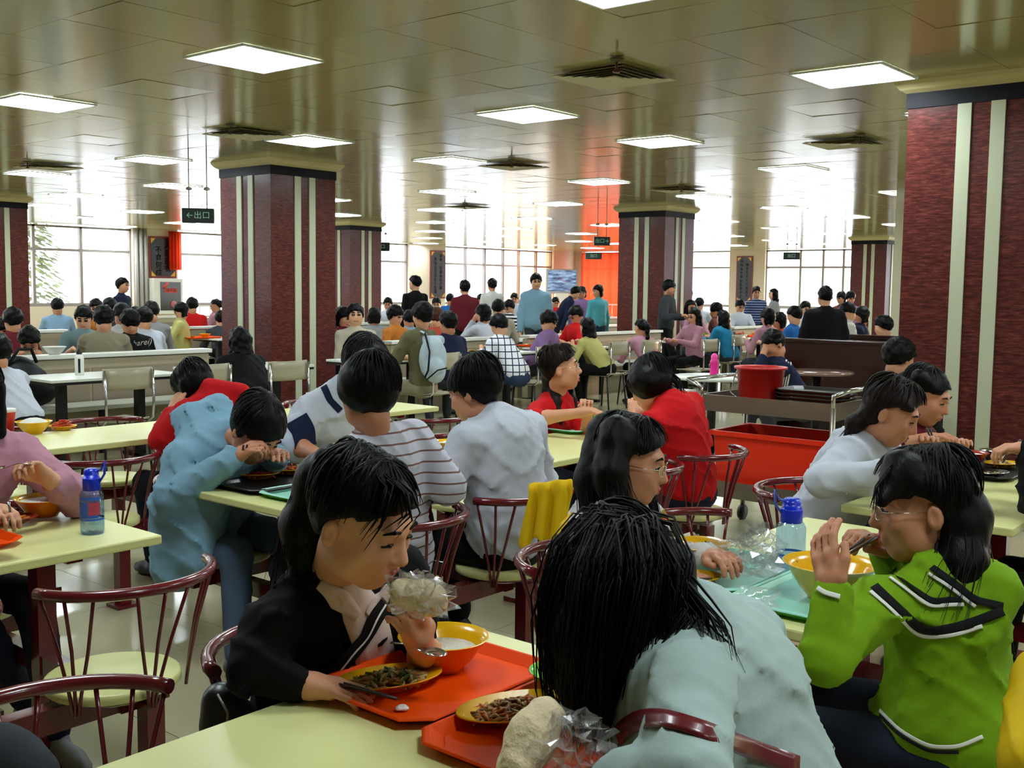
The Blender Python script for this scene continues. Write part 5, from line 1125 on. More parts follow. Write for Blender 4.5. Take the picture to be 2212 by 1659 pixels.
MD(1186, 694, 14.2, 65, 'boy in a purple shirt looking down at an orange tray', C['purple'], 'fringe', down=.4)
MD(1245, 681, 15.0, -60, 'boy in a red T-shirt bending over his meal left of the middle pillar', C['red'], down=.6, sleeve=.5)
MD(1268, 708, 13.9, -118, 'girl in a yellow cardigan with long black hair leaning to the left', C['yellow'], hair='long', fem=True, down=.3)
MD(1291, 629, 20, -150, 'woman in a turquoise top standing left of the middle pillar', C['teal'], 'bob', stand=True, down=0, hth=-60)
MD(1257, 632, 21.5, 0, 'woman in mauve standing before the red curtain', C['purple'], 'bob', stand=True, down=.1)
MD(1243, 633, 20.6, 100, 'man in navy bending forward under the television', C['navy'], stand=True, down=.6, bend=.25)
MD(1385, 709, 14.5, -150, 'girl in a pink shirt with a tied ponytail before the middle pillar', C['pink'], hair='pony', fem=True)
MD(1446, 622, 17.3, 62, 'man in a dark jacket walking past the middle pillar', C['dkgrey'], 'fringe', stand=True, down=.05, pants=C['black'], slack=.03, lift=True, stride=.18)
MD(943, 657, 22.5, 0, 'person in far brown under the tall plaque', C['brownred'])
MD(972, 647, 25, 170, 'person in blue far behind the maroon jacket', C['blue'])
MD(1039, 648, 25, 30, 'person in white far beside the centre window', C['white'])
MD(1100, 664, 19.2, -40, 'person in a black and white striped top behind the pale blue jacket', C['stripe2'], down=.5)
MD(1111, 645, 26, 0, 'far person left of the pale blue jacket', C['white'])
MD(1200, 654, 26.4, 10, 'small figure in red under the television', C['red'])
MD(1183, 660, 21.2, 160, 'far dark-haired figure right of the pale blue jacket', C['grey'])
# right side
MD(1486, 637, 22.5, -150, 'person in denim standing just right of the middle pillar', C['greyteal'], stand=True, down=0)
MD(1492, 664, 18.6, 20, 'girl with long hair facing the viewer beside the middle pillar', C['pink'], hair='long', fem=True)
MD(1511, 657, 23, 150, 'far person in white at the railing', C['white'])
MD(1500, 684, 16.6, -60, 'girl with long black hair in pink right of the middle pillar', C['pink'], hair='long', fem=True)
MD(1547, 671, 18.4, 60, 'person in brown red leaning over a table before the right windows', C['brownred'], 'fringe', down=.6)
MD(1561, 688, 16.5, -130, 'girl in a sky-blue hooded top seen from behind', C['sky'], hair='long', fem=True, slack=.03, extra_top=[])
MD(1599, 662, 20.5, 10, 'person in white facing the viewer under the right plaque', C['white'], down=.4)
MD(1634, 632, 22, 0, 'boy in a navy striped top standing beside the right plaque', C['navystripe'], stand=True, down=.1)
MD(1670, 636, 23, -90, 'woman with a long braid standing before the right window', C['grey'], 'long', stand=True, down=0)
MD(1658, 686, 15.6, -140, 'person in pale pink seen from behind above the red bucket', C['pink'], 'bob')
MD(1683, 694, 16.2, -100, 'person in red beside the pale pink top', C['coral'], hair='bob')
MD(1716, 682, 15.4, -120, 'person in a bright blue top left of the man in black', C['blue'])
MD(1740, 667, 19.5, 10, 'person in white facing the viewer before the sliding window', C['white'])
MD(1671, 744, 9.3, -75, 'boy in a navy tracksuit with white sleeve stripes eating behind the bucket', C['navy'], 'crop', down=.55, lift=('wl',)); 
MD(1782, 641, 12.0, 180, 'man in a black T-shirt standing with his back turned by the wooden booth', C['black'], 'crop', stand=True, down=0, sleeve=.45, slack=.035, bulk=1.1, pants=C['black'])
MD(1817, 644, 20.5, -60, 'dark-haired person standing right of the man in black', C['brownred'], 'bob', stand=True, down=.2)
MD(1837, 644, 20.0, 5, 'person in lilac standing before the far right pillar', C['purple'], 'fringe', stand=True, down=.2)
MD(1832, 674, 15.0, -85, 'person in a grey-white shirt leaning forward right of the man in black', C['offwhite'], down=.6)
MD(1806, 690, 15.6, -120, 'person in light blue half hidden by the man in black', C['ltblue'])
MD(1861, 682, 15.4, -110, 'person in a dark blue jacket near the cream pilaster', C['navy'], 'bob', slack=.03)
MD(1908, 706, 13.2, -120, 'person in grey behind the second wooden booth', C['dkgrey'])
MD(1942, 775, 7.0, 118, 'person in a black jacket leaning towards the large pillar behind the cart', C['black'], down=.3, slack=.03, bulk=1.1)
# details on three of them
r = [o for o in ROOTS if o.name.startswith('person') and 'shouting' in o.get('label', '')][0]
ribbon(r, 'top', [(772, 728), (776, 750), (780, 785)], .16, C['navy'], 'dark_front_panel', .006, n=12)
r = BLACKJ; bv = surf(kid(r, 'top'))
def onto(bv, x, y, off=.006):
    d = CF + (x - 1106.) / FPX * CR + (829.5 - y) / FPX * CU; h = bv.ray_cast(Vector((0, 0, CZ)), Vector(d), 40); return None if h[0] is None else A(*h[0]) + A(*h[1]) * off
q0 = onto(bv, 300, 742)
if q0 is not None: text_mesh('scharei)', .085, 'lettering', M_wht, r, lambda p: q0 - CF * .02 + RW * p[0] + ZW * (p[1] + .15 * p[0]), .001, shear=.3); text_mesh('~', .08, 'emblem', mat('emblem_orange', rgb(150, 80, 30), .6), r, lambda p: q0 - CF * .02 + RW * (p[0] * 1.2 - .06) + ZW * (p[1] + .07), .001)
r = [o for o in ROOTS if 'tracksuit' in o.get('label', '') and o.name.startswith('person')][0]
for k in range(3): ribbon(r, 'top', [(1700 + 5 * k, 762), (1696 + 5 * k, 800), (1690 + 5 * k, 835)], .012, M_wht, 'sleeve_stripe', .004, n=14)
# backpack
r0 = BPK; DB = float((A(*r0.location) - A(0, 0, CZ)) @ CF) - 11.0; px0 = px
def px(x, y, d): return px0(x, y, d + DB)
up = px(935, 770, 10.75)
r = root('backpack', up, 'pale blue-grey backpack worn by the boy in olive', 'backpack')
V, F_ = sdf([ell(px(935, 775, 10.78), A(.14, .14, .22), None, .04), ell(px(940, 800, 10.68), A(.11, .10, .13), None, .03), cone(px(915, 735, 10.85), px(950, 735, 10.85), .05, .05, .04)], .014, noise=.004, nfreq=24, folds=True); mesh_obj('pack_body', V, F_, cloth('pack_pale', 172, 186, 196), r)
G().tube([px(918, 720, 10.72), px(928, 760, 10.58), px(925, 800, 10.56), px(918, 815, 10.58)], .010, 6).build('piping', M_blk, r); G().tube([px(922, 820, 10.55), px(945, 800, 10.53), px(965, 795, 10.6)], .008, 6).build('zip', M_blk, r)
G().tube([px(920, 722, 10.75), px(905, 712, 10.9), px(896, 735, 11.0)], .02, 6, flat=.3).build('shoulder_strap', MATS['cloth_pack_pale'], r)

px = px0
# ================================================================ tableware and small things
M_or = mat('tray_orange', rgb(230, 72, 0), .5, spec=.1, bump=.03, bscale=120); M_te = mat('tray_teal', rgb(158, 222, 204), .35, bump=.02, bscale=120); M_teg = mat('tray_green_side', rgb(84, 170, 70), .4); M_tb = mat('tray_black', rgb(28, 24, 22), .35)
M_bo = mat('bowl_yellow', rgb(232, 176, 10), .22, coat=.3); M_boo = mat('bowl_orange_reflection', rgb(226, 120, 10), .25, coat=.3); M_gr = mat('bowl_green', rgb(96, 186, 40), .25, coat=.3); M_rdb = mat('bowl_red', rgb(150, 40, 24), .25, coat=.3)  # the orange bowl tone paints a reflection onto the outside of yellow bowls
M_cs = mat('chopstick_wood', rgb(52, 26, 18), .4); M_spn = mat('spoon_steel', rgb(205, 205, 210), .15, 1.)
M_rice = mat('rice_white', rgb(236, 234, 226), .5, bump=.6, bscale=160); M_soup = mat('rice_porridge', rgb(206, 200, 184), .25, bump=.5, bscale=140)
def oct_poly(L, W, c):
    return [(-L + c, -W), (L - c, -W), (L, -W + c), (L, W - c), (L - c, W), (-L + c, W), (-L, W - c), (-L, -W + c)]
def tray(cx, cy, rz, m, label, L=.41, W=.30, z=.75, under=None, group=None, c=.045):
    r = root('tray', (cx, cy, z), label, 'tray', group); R = rotz(rz); h = .022
    def ring(ex, zz): return [A(cx, cy, z) + R @ A(x, y, zz) for x, y in oct_poly(L / 2 + ex, W / 2 + ex, c)]
    g = G(); rows = [ring(-.022, .002), ring(-.003, h - .003), ring(.002, h), ring(.006, h - .002), ring(-.0185, -.0005 + .001)]
    g2 = G().add(ring(-.022, .004), [list(range(8))])
    P = [ring(-.0215, .004), ring(-.004, h), ring(.004, h), ring(.006, h - .004)]; V = sum(P, []); F = [[8 * i + k, 8 * i + (k + 1) % 8, 8 * i + 8 + (k + 1) % 8, 8 * i + 8 + k] for i in range(3) for k in range(8)]
    g2.add(V, F); g2.build('tray_top', m, r, bevel=.003)
    P = [ring(.006, h - .004), ring(.001, h - .005), ring(-.020, .0005)]; V = sum(P, []); F = [[8 * i + k, 8 * i + (k + 1) % 8, 8 * i + 8 + (k + 1) % 8, 8 * i + 8 + k] for i in range(2) for k in range(8)] + [[16 + k for k in range(8)]]
    G().add(V, F).build('tray_underside', under or m, r)
    return r
def bowl(c, r_, h, m, label, inner=None, content=None, fill=.7, heap=0., cat='bowl', marks=False):
    c = A(*c); r = root('bowl', c, label, cat); k = r_ / .085
    prof_o = [(0, 0), (.040 * k, 0), (.042 * k, .006), (.058 * k, h * .35), (.076 * k, h * .78), (.087 * k, h), (.0885 * k, h + .001)]; prof_i = [(.0885 * k, h + .001), (.086 * k, h + .002), (.073 * k, h * .80), (.054 * k, h * .36), (.036 * k, .010), (0, .010)]
    G().lathe(prof_o, c, 40).build('bowl_outside', m, r); G().lathe(prof_i, c, 40).build('bowl_inside', inner or m, r)
    if content:
        ri = np.interp(fill * h, [0, h * .36, h * .8, h], [.036 * k, .054 * k, .073 * k, .086 * k]) - .001; rr = random.Random(int(c[0] * 1000)); P = []
        for i in range(9):
            t = i / 8; row = []
            for j in range(25):
                a = 2 * math.pi * j / 24; row.append(c + A(math.cos(a) * ri * t, math.sin(a) * ri * t, fill * h + heap * (1 - t * t) + (rr.uniform(-.002, .002) if 0 < i < 8 and j < 24 else 0)))
            row[-1] = row[0]; P.append(row)
        G().sheet(P).build('food', content, r)
    if marks:
        for a in marks:
            q = c + A(math.cos(a), math.sin(a), 0) * (.074 * k) + A(0, 0, h * .72); G().tube([q + A(0, 0, .010), q, q + A(.006, .003, -.012)], [.002, .004, .001], 6).build('painted_mark', mat('mark_dark_green', rgb(50, 60, 20), .5), r)
    return r
def plate(cx, cy, rz, z, label, food, n=140, L=.105, W=.072, seed=1, m=None, hgt=.02):
    """oval dish with a heap of cut vegetables or noodles"""
    r = root('plate', (cx, cy, z), label, 'plate'); R = rotz(rz)
    g = G().lathe([(0, .001), (.55, .001), (.62, .004), (.98, .022), (1.0, .022), (.99, .025), (.62, .008), (.5, .006), (0, .006)], (cx, cy, z), 44, sx=L, sy=W, R=None); g.V = [tuple(A(cx, cy, 0) + R @ (A(*v) - A(cx, cy, 0))) for v in g.V]
    g.V = [(x, y, z + (w - z) * 1.0) for x, y, w in g.V]; g.build('dish', m or M_bo, r)
    rr = random.Random(seed); gs = {}
    for k in range(n):
        a = rr.uniform(0, 6.28); q = math.sqrt(rr.random()); x, y = math.cos(a) * q * L * .72, math.sin(a) * q * W * .72; zz = z + .010 + hgt * (1 - q * q) * rr.uniform(.4, 1)
        b = rr.uniform(0, 6.28); l = rr.uniform(.008, .02); t = R @ A(math.cos(b) * l, math.sin(b) * l, rr.uniform(-.004, .006)); p = A(cx, cy, zz) + R @ A(x, y, 0); m_ = rr.choice(food)
        gs.setdefault(m_.name, (m_, G()))[1].tube([p - t, p + A(0, 0, .003), p + t], [.0025, .0036, .002], 5)
    for m_, g in gs.values(): o = g.build('food', m_, r); o['kind'] = 'stuff'
    return r
def sticks(pts, label, name='chopstick', gap=.01, r0=.0042, r1=.0026):
    a, b = A(*pts[0]), A(*pts[1]); s = nrm(np.cross(b - a, ZW)) * gap
    for k, q in enumerate((s * .5, -s * .5)):
        o = G().tube([a + q * 1.4, b + q * .4], [r0, r1], 8).build(name, M_cs, None, org=tuple(a)); tag(o, label + (', nearer stick' if k else ', farther stick'), 'chopstick', 'chopsticks')
def spoon(p0, p1, label, bowl_r=.02):
    p0, p1 = A(*p0), A(*p1); r = root('spoon', p0, label, 'spoon'); d = nrm(p1 - p0)
    m = (p0 + p1) / 2 + A(0, 0, .008); G().tube([p0, p0 * .6 + m * .4, m, p1], [.006, .0045, .004, .005], 8, flat=.35).build('handle', M_spn, r)
    G().lathe([(0, 0), (.6, .12 * bowl_r), (1, .42 * bowl_r)], p1 + d * bowl_r * .8, 20, sx=bowl_r * 1.3, sy=bowl_r, R=hframe(d)[:, [1, 0, 2]] * A(1, -1, 1) * A(1, 1, 1)).build('spoon_bowl', M_spn, r, solid=.001)
def ridge(name, c, a): return mat('food_' + name, rgb(*c), .45, var=.2, vscale=60)
FD = dict(tan=ridge('tan', (168, 124, 62), 0), brown=ridge('brown', (120, 70, 30), 0), green=ridge('green', (70, 110, 30), 0), orange=ridge('orange', (200, 104, 30), 0), red=ridge('red', (196, 44, 20), 0), pale=ridge('pale', (196, 176, 130), 0), dark=ridge('dark', (50, 40, 24), 0))
# ---- front table
TA = pz(914, 1463, .765); tray(-1.445, 1.50, math.pi / 2, M_or, 'orange tray with a rice bowl and a vegetable dish in front of the ponytailed girl')
tray(-1.125, 1.46, math.pi / 2, M_or, 'orange tray beside the cream jacket with noodles and a half-empty bowl')
bc = pz(958, 1440, .757); bowl((bc[0], bc[1], .755), .090, .066, M_boo, 'yellow bowl of rice porridge with a spoon on the front orange tray', M_bo, M_soup, .62)
spoon(px(846, 1388, 2.06), px(922, 1412, 2.02), 'steel spoon resting in the rice porridge bowl')
pc = pz(840, 1480, .76); plate(pc[0], pc[1], math.radians(68), .755, 'oval yellow dish of stir-fried vegetables on the front orange tray', [FD['tan'], FD['tan'], FD['pale'], FD['green']], 190, .11, .062, 3)
sticks((pz(672, 1460, .785), pz(858, 1510, .783)), 'dark wooden chopstick lying across the vegetable dish', gap=.008)
for i, (x, y) in enumerate(((765, 1464), (866, 1532))):
    q = pz(x, y, .757); V, F_ = sdf([ell((q[0], q[1], .760), A(.009, .014, .005), None, .003), ell((q[0] + .008, q[1] + .004, .759), A(.006, .008, .004), None, .003)], .0025); tag(mesh_obj('rice_clump', V, F_, M_rice, None, org=A(q[0], q[1], .755)), ['clump of rice near the chopsticks on the orange tray', 'clump of rice near the front edge of the orange tray'][i], 'rice')
pc = pz(1120, 1545, .76); plate(pc[0], pc[1], math.radians(65), .755, 'oval yellow dish of shredded noodles on the second orange tray', [FD['tan'], FD['brown'], FD['orange'], FD['tan']], 200, .12, .068, 5)
bc = pz(1215, 1500, .76); bowl((bc[0], bc[1], .755), .062, .052, M_gr, 'small green bowl beside the long black hair', M_gr)
bc = pz(1295, 1560, .76); bowl((bc[0], bc[1], .755), .095, .070, M_boo, 'yellow bowl half hidden behind the long black hair', M_bo, M_soup, .5)
spoon(px(1352, 1520, 1.74), px(1305, 1545, 1.74), 'steel spoon in the bowl behind the long black hair', .022)
# steamed bun slice in a plastic bag
M_bun = mat('steamed_bun', rgb(226, 206, 168), .8, bump=.5, bscale=70, var=.12, vscale=30)
b0 = px(1150, 1590, 1.56); dirb = nrm(px(1195, 1520, 1.60) - px(1125, 1650, 1.54))
r = root('steamed_bun', b0 - A(0, 0, .06), 'torn white steamed bun standing in clear plastic on the front table', 'bun')
HB = hframe(dirb); V, F_ = sdf([cone(px(1120, 1655, 1.545), px(1150, 1590, 1.57), .032, .034, .02), cone(px(1150, 1590, 1.57), px(1178, 1548, 1.585), .033, .027, .02), ell(px(1180, 1540, 1.585), A(.026, .022, .018), None, .01)], .005, noise=.002, nfreq=90); mesh_obj('crumb', V, F_, M_bun, r)
M_bag = bpy.data.materials.new('clear_plastic_film'); M_bag.use_nodes = True; nt = M_bag.node_tree
for n in list(nt.nodes): nt.nodes.remove(n)
o_ = nt.nodes.new('ShaderNodeOutputMaterial'); t_ = nt.nodes.new('ShaderNodeBsdfTransparent'); g_ = nt.nodes.new('ShaderNodeBsdfGlossy'); d_ = nt.nodes.new('ShaderNodeBsdfDiffuse'); m1 = nt.nodes.new('ShaderNodeMixShader'); m2 = nt.nodes.new('ShaderNodeMixShader'); lw = nt.nodes.new('ShaderNodeLayerWeight'); lw.inputs[0].default_value = .22
t_.inputs[0].default_value = (.96, .96, .96, 1); g_.inputs['Roughness'].default_value = .12; d_.inputs[0].default_value = (.85, .85, .85, 1); m1.inputs[0].default_value = .35
nt.links.new(g_.outputs[0], m1.inputs[1]); nt.links.new(d_.outputs[0], m1.inputs[2]); nt.links.new(lw.outputs['Facing'], m2.inputs[0]); nt.links.new(t_.outputs[0], m2.inputs[1]); nt.links.new(m1.outputs[0], m2.inputs[2]); nt.links.new(m2.outputs[0], o_.inputs[0])
def film(c, r3, label, seed, n=15, crump=.45, drop=None):
    """crumpled thin plastic bag"""
    rr = random.Random(seed); ph = [rr.uniform(0, 6.28) for _ in range(8)]; P = []
    for i in range(n):
        th = math.pi * i / (n - 1); row = []
        for j in range(n * 2):
            a = 2 * math.pi * j / (n * 2 - 1); k = 1 + crump * (abs(math.sin(3 * a + ph[0] + 2 * math.sin(2 * th + ph[1]))) - .5) + crump * .6 * (abs(math.sin(7 * a * .7 + 5 * th + ph[2])) - .5) * math.sin(th) + crump * .4 * math.sin(9 * th + ph[3] + 4 * math.sin(a))
            row.append(A(*c) + A(r3[0] * math.sin(th) * math.cos(a) * k, r3[1] * math.sin(th) * math.sin(a) * k, max(r3[2] * math.cos(th) * k, -r3[2] * .8)))
        row[-1] = row[0]; P.append(row)
    for row in P[1:-1]:
        for j in range(len(row) - 1): row[j] = row[j] + A(rr.uniform(-1, 1), rr.uniform(-1, 1), rr.uniform(-1, 1)) * r3[2] * .16
        row[-1] = row[0]
    o = G().sheet(P, False).build('plastic_bag', M_bag, None, org=A(*c) - A(0, 0, r3[2])); tag(o, label, 'plastic bag'); return o
film(px(1232, 1622, 1.56), (.05, .055, .045), 'crumpled clear plastic bag around the steamed bun on the front table', 4)
film(px(902, 1288, 1.94), (.060, .045, .035), 'thin clear plastic around the bun at the ponytailed girl\'s mouth', 6)
V, F_ = sdf([cone(px(870, 1280, 1.935), px(935, 1300, 1.95), .026, .028, .02), ell(px(920, 1286, 1.935), A(.03, .03, .024), None, .02)], .005, noise=.0015, nfreq=80); tag(mesh_obj('steamed_bun', V, F_, M_bun, None, org=px(900, 1305, 1.95)), 'pale steamed bun held at the mouth of the ponytailed girl', 'bun')
# ---- right-hand table
tray(-1.43, 2.63, math.pi / 2, M_te, 'pale teal tray with an empty bowl in front of the girl with glasses', under=M_teg)
tray(-1.135, 2.56, math.pi / 2, M_te, 'pale teal tray in front of the girl in green', under=M_teg)
bc = pz(1512, 1222, .757); bowl((bc[0], bc[1], .755), .085, .066, M_bo, 'empty yellow bowl in front of the girl with glasses', M_bo, None, marks=(1.9, .6, 3.3))
bc = pz(1792, 1290, .757); bowl((bc[0], bc[1], .755), .115, .092, M_bo, 'large yellow bowl held by the girl in green', M_bo, None, marks=(2.2, 3.0))
pc = pz(1490, 1258, .76); plate(pc[0], pc[1], math.radians(50), .755, 'yellow dish with leftovers and chopsticks on the pale teal tray', [FD['dark'], FD['green']], 26, .088, .058, 8, hgt=.006)
sticks((pz(1455, 1253, .787), pz(1538, 1250, .787)), 'dark chopstick on the leftovers dish', gap=.005)
film(px(1605, 1205, 2.92), (.085, .07, .045), 'crumpled clear plastic bag on the teal tray beside the blue-capped bottle', 9, crump=.5)
film(px(1640, 1185, 2.98), (.05, .05, .05), 'second crumpled clear plastic bag leaning on the blue-capped bottle', 12, crump=.5)
P = [[pz(1590 + 90 * i / 8 + 8 * math.sin(j), 1262 + 42 * j / 8 + 10 * i / 8, .778 + .004 * math.sin(i * 1.3 + j)) for j in range(9)] for i in range(9)]
tag(G().sheet(P).build('plastic_sheet', M_bag, None, org=P[4][4]), 'flat piece of clear plastic lying across the two teal trays', 'plastic sheet')
sticks((px(1886, 1158, 2.50), px(1800, 1214, 2.30)), 'dark chopstick held by the girl in green', gap=.014)
M_pet = glassy('bottle_blue_clear', (.62, .74, .92, 1), .10, .05); M_cap = mat('bottle_cap_blue', rgb(10, 40, 190), .3); M_wat = glassy('bottle_water', (.86, .92, .95, 1), .06, .03); M_ring = mat('bottle_ring_blue', rgb(60, 100, 200), .35)
def bottle(c, h, r_, label, wl=.35, decal=False, loopdir=1):
    c = A(*c); r = root('water_bottle', c, label, 'bottle'); H = h * .70
    G().lathe([(0, .002), (r_ * .9, .002), (r_, .012), (r_, H * .30), (r_ * .97, H * .34), (r_, H * .40), (r_, H * .86), (r_ * .85, H * .95), (r_ * .62, H), (r_ * .60, H + .008)], c, 36).build('bottle_shell', M_pet, r)
    G().lathe([(0, .004), (r_ * .86, .004), (r_ * .95, .014), (r_ * .95, H * wl), (0, H * wl)], c, 30).build('water', M_wat, r)
    G().lathe([(r_ * 1.003, H * .315), (r_ * .985, H * .34), (r_ * 1.003, H * .365)], c, 36).build('waist_band', M_ring, r)
    G().lathe([(0, h), (r_ * .48, h), (r_ * .62, h - .012), (r_ * .66, h - .03), (r_ * .70, H + .035), (r_ * .74, H + .03), (r_ * .74, H - .004), (r_ * .70, H - .006)], c, 32).build('cap', M_cap, r)
    lp = [c + A(0, 0, H + .02) + (RW * loopdir) * (r_ * .72) , c + (RW * loopdir) * (r_ * 1.15) + A(0, 0, H + .045), c + (RW * loopdir) * (r_ * 1.2) + A(0, 0, H + .085), c + (RW * loopdir) * (r_ * .85) + A(0, 0, h - .004), c + (RW * loopdir) * (r_ * .35) + A(0, 0, h - .008)]
    G().tube(lp, .006, 8, flat=.6).build('carry_loop', M_cap if decal else M_ring, r)
    if decal:
        for k, (zz, m, w, hh) in enumerate(((H * .80, M_ring, 1.2, .010), (H * .55, mat('decal_blue', rgb(40, 90, 190), .4), 1.0, .05), (H * .58, mat('decal_red', rgb(180, 60, 70), .4), .5, .04))):
            a = math.atan2(-FW[1], -FW[0]) + (.55 if k == 2 else -.1); G().lathe([(r_ * 1.01, zz - hh / 2), (r_ * 1.01, zz + hh / 2)], c, 16, a0=a - w, a1=a + w).build('decal', m, r)
bottle((*pz(1706, 1232, .75)[:2], .75), .205, .041, 'blue-capped clear water bottle on the right-hand table', .32, loopdir=-1)
bottle((*pz(200, 1152, .75)[:2], .75), .205, .036, 'blue-capped water bottle with a decal on the left table', .8, True)
# bottle-table neighbours on the left
tray(-3.29, 1.30, math.pi / 2, M_or, 'orange tray in front of the person in the pink jumper')
bc = pz(96, 1112, .757); bowl((bc[0], bc[1], .755), .092, .060, M_boo, 'yellow bowl of rice on the left orange tray', M_bo, M_rice, .82)
pc = pz(18, 1128, .76); plate(pc[0], pc[1], math.radians(50), .755, 'dish of orange vegetables on the left orange tray', [FD['orange'], FD['tan'], FD['brown']], 110, .09, .06, 11, m=M_rdb)
spoon(px(18, 1085, 3.05), px(24, 1120, 3.05), 'steel spoon standing in the dish of orange vegetables', .015)
spoon(px(70, 1002, 3.33), px(8, 1012, 3.30), 'steel spoon held by the person in the pink jumper', .015)
# row behind
bc = pz(73, 933, .757); bowl((bc[0], bc[1], .75), .088, .062, M_bo, 'yellow bowl heaped with rice beside the red drink cup', M_bo, M_rice, .85, .028)
pc = pz(134, 926, .757); plate(pc[0], pc[1], math.radians(50), .75, 'small yellow dish heaped with red vegetables beside the rice bowl', [FD['red'], FD['red'], FD['orange']], 150, .075, .06, 13, hgt=.045)
cc = A(*pz(16, 936, .75)); r = root('drink_cup', cc, 'red paper drink cup with white script at the left edge', 'cup'); M_cup = mat('cup_red', rgb(190, 14, 20), .35)
G().lathe([(0, 0), (.030, 0), (.042, .115), (.0425, .118)], cc, 32).build('cup_body', M_cup, r); G().lathe([(.0425, .112), (.045, .116), (.044, .128), (.036, .130), (0, .128)], cc, 32).build('cup_lid', mat('cup_lid', rgb(230, 228, 224), .4), r)
text_mesh('Coca-Cola', .028, 'lettering', mat('cup_script', rgb(235, 225, 215), .5), r, lambda p: cc + rotz(0) @ (-FW * math.cos((p[1] + .006) / .038) * .040 + RW * math.sin((p[1] + .006) / .038) * .040) + A(0, 0, .060 + p[0] * .78), .0006, shear=.25)
# middle table
tray(-3.40, 2.62, math.pi / 2, M_tb, 'black tray under the boy in the pale blue jacket', z=.752)
tray(-3.13, 2.63, math.pi / 2, M_te, 'pale teal tray at the corner of the table beside the black tray', under=M_teg)
for i, (x, y, lb) in enumerate(((558, 1030, 'yellow dish of fried noodles on the black tray, nearer the corner'), (628, 1020, 'yellow dish of fried noodles on the black tray, beside the striped shirt'))):
    pc = pz(x, y, .765); plate(pc[0], pc[1], math.radians(60), .757, lb, [FD['orange'], FD['brown'], FD['red']], 120, .085, .055, 20 + i)
bc = pz(555, 1008, .765); bowl((bc[0], bc[1], .757), .075, .05, M_bo, 'yellow bowl under the face of the boy in pale blue', M_bo, M_rice, .8)
sticks((px(530, 962, 4.06), px(520, 1010, 4.12)), 'dark chopstick held by the boy in pale blue', gap=.01)
bc = pz(990, 985, .757); bowl((bc[0] - .15, bc[1] + .1, .75), .075, .05, M_bo, 'bowl in front of the boy in the white shirt', M_bo, M_rice, .8)
# girl in red's table
q = pz(1248, 925, .757); tray(q[0], q[1], math.pi / 2, M_te, 'pale green tray in front of the girl in the red shirt', under=M_teg)
q = pz(1272, 912, .757); bowl((q[0], q[1], .755), .06, .05, M_gr, 'green bowl on the tray of the girl in the red shirt', M_gr); plate(q[0] + .06, q[1] - .10, 1, .755, 'green dish on the tray of the girl in the red shirt', [FD['pale'], FD['green']], 30, .07, .055, 31, m=M_gr)
# pillar-side table
q = pz(2120, 1015, .757); tray(q[0], q[1], math.pi / 2, M_tb, 'black tray on the table beside the large pillar', L=.5, W=.36)
for x, y, m, inn, cont, lb in ((2040, 1002, M_bo, M_bo, M_rice, 'yellow bowl of rice by the large pillar'), (2095, 1003, M_rdb, M_rdb, M_rice, 'dark red bowl with a spoon by the large pillar'), (2145, 998, M_spn, M_spn, None, 'steel bowl by the large pillar')):
    q = pz(x, y, .757); bowl((q[0], q[1], .757), .078 if m is not M_spn else .06, .055, m, lb, inn, cont, .8)
q = pz(2060, 1025, .757); plate(q[0], q[1], .9, .757, 'yellow dish of minced meat by the large pillar', [FD['dark'], FD['brown']], 90, .085, .06, 41); q = pz(2165, 1010, .757); plate(q[0], q[1], .9, .757, 'yellow dish at the right edge by the large pillar', [FD['pale'], FD['tan']], 60, .085, .06, 42); q = pz(2135, 1030, .757); plate(q[0], q[1], .9, .757, 'shiny metal dish by the large pillar', [FD['dark'], FD['pale']], 24, .09, .06, 43, m=M_spn, hgt=.006)
sticks((px(2005, 925, 4.36), px(2026, 985, 4.40)), 'dark chopstick held by the girl in dark red', gap=.012); sticks((px(2205, 950, 4.05), px(2165, 1000, 4.08)), 'dark chopstick reaching in from the right edge', gap=.012)
spoon(px(2085, 968, 4.35), px(2092, 992, 4.38), 'bright spoon standing in the dark red bowl', .014)
# hanging things
def bagshape(prims, label, m, name, org, cat, vox=.008, noise=.006):
    V, F_ = sdf(prims, vox, noise=noise, nfreq=24, folds=True); o = mesh_obj('bag_body', V, F_, m, None, org=None); r = root(name, org, label, cat); o.parent = r; o.location = -A(*org); return r
r = bagshape([cone(px(2250, 1470, 2.05), px(2248, 1640, 1.95), .055, .075, .05), cone(px(2290, 1470, 2.05), px(2300, 1660, 1.95), .055, .075, .05)], 'yellow bag hanging at the right edge beside the girl in green', cloth('bag_yellow', 214, 176, 16, .5), 'shopping_bag', px(2225, 1680, 1.95), 'bag'); G().tube([px(2200, 1470, 2.05), px(2205, 1430, 2.1), px(2225, 1425, 2.1), px(2240, 1470, 2.05)], .006, 6).build('handle', MATS['cloth_bag_yellow'], r)
r = bagshape([cone(px(478, 1515, 2.20), px(505, 1560, 2.22), .040, .05, .03), cone(px(480, 1570, 2.2), px(520, 1590, 2.25), .045, .05, .03)], 'dark leather shoulder bag hanging behind the ponytailed girl', mat('leather_black', rgb(30, 30, 34), .35), 'shoulder_bag', px(490, 1600, 2.22), 'bag', noise=.002); G().tube([px(470, 1500, 2.17), px(492, 1540, 2.15), px(488, 1600, 2.16)], .003, 6).build('seam', M_alu, r)
P = [[px(1232 - 95 * i / 16 + (12 - 30 * j / 10) * (1 if j > 1 else .4), 1046 + 12 * i / 16 + (j - 1) * 13.5 * (1 - .12 * math.sin(i * .8)), 3.80 + .10 * i / 16 + .022 * math.sin(i * 1.1 + .25 * j) + .03 * (j == 0)) for j in range(11)] for i in range(17)]
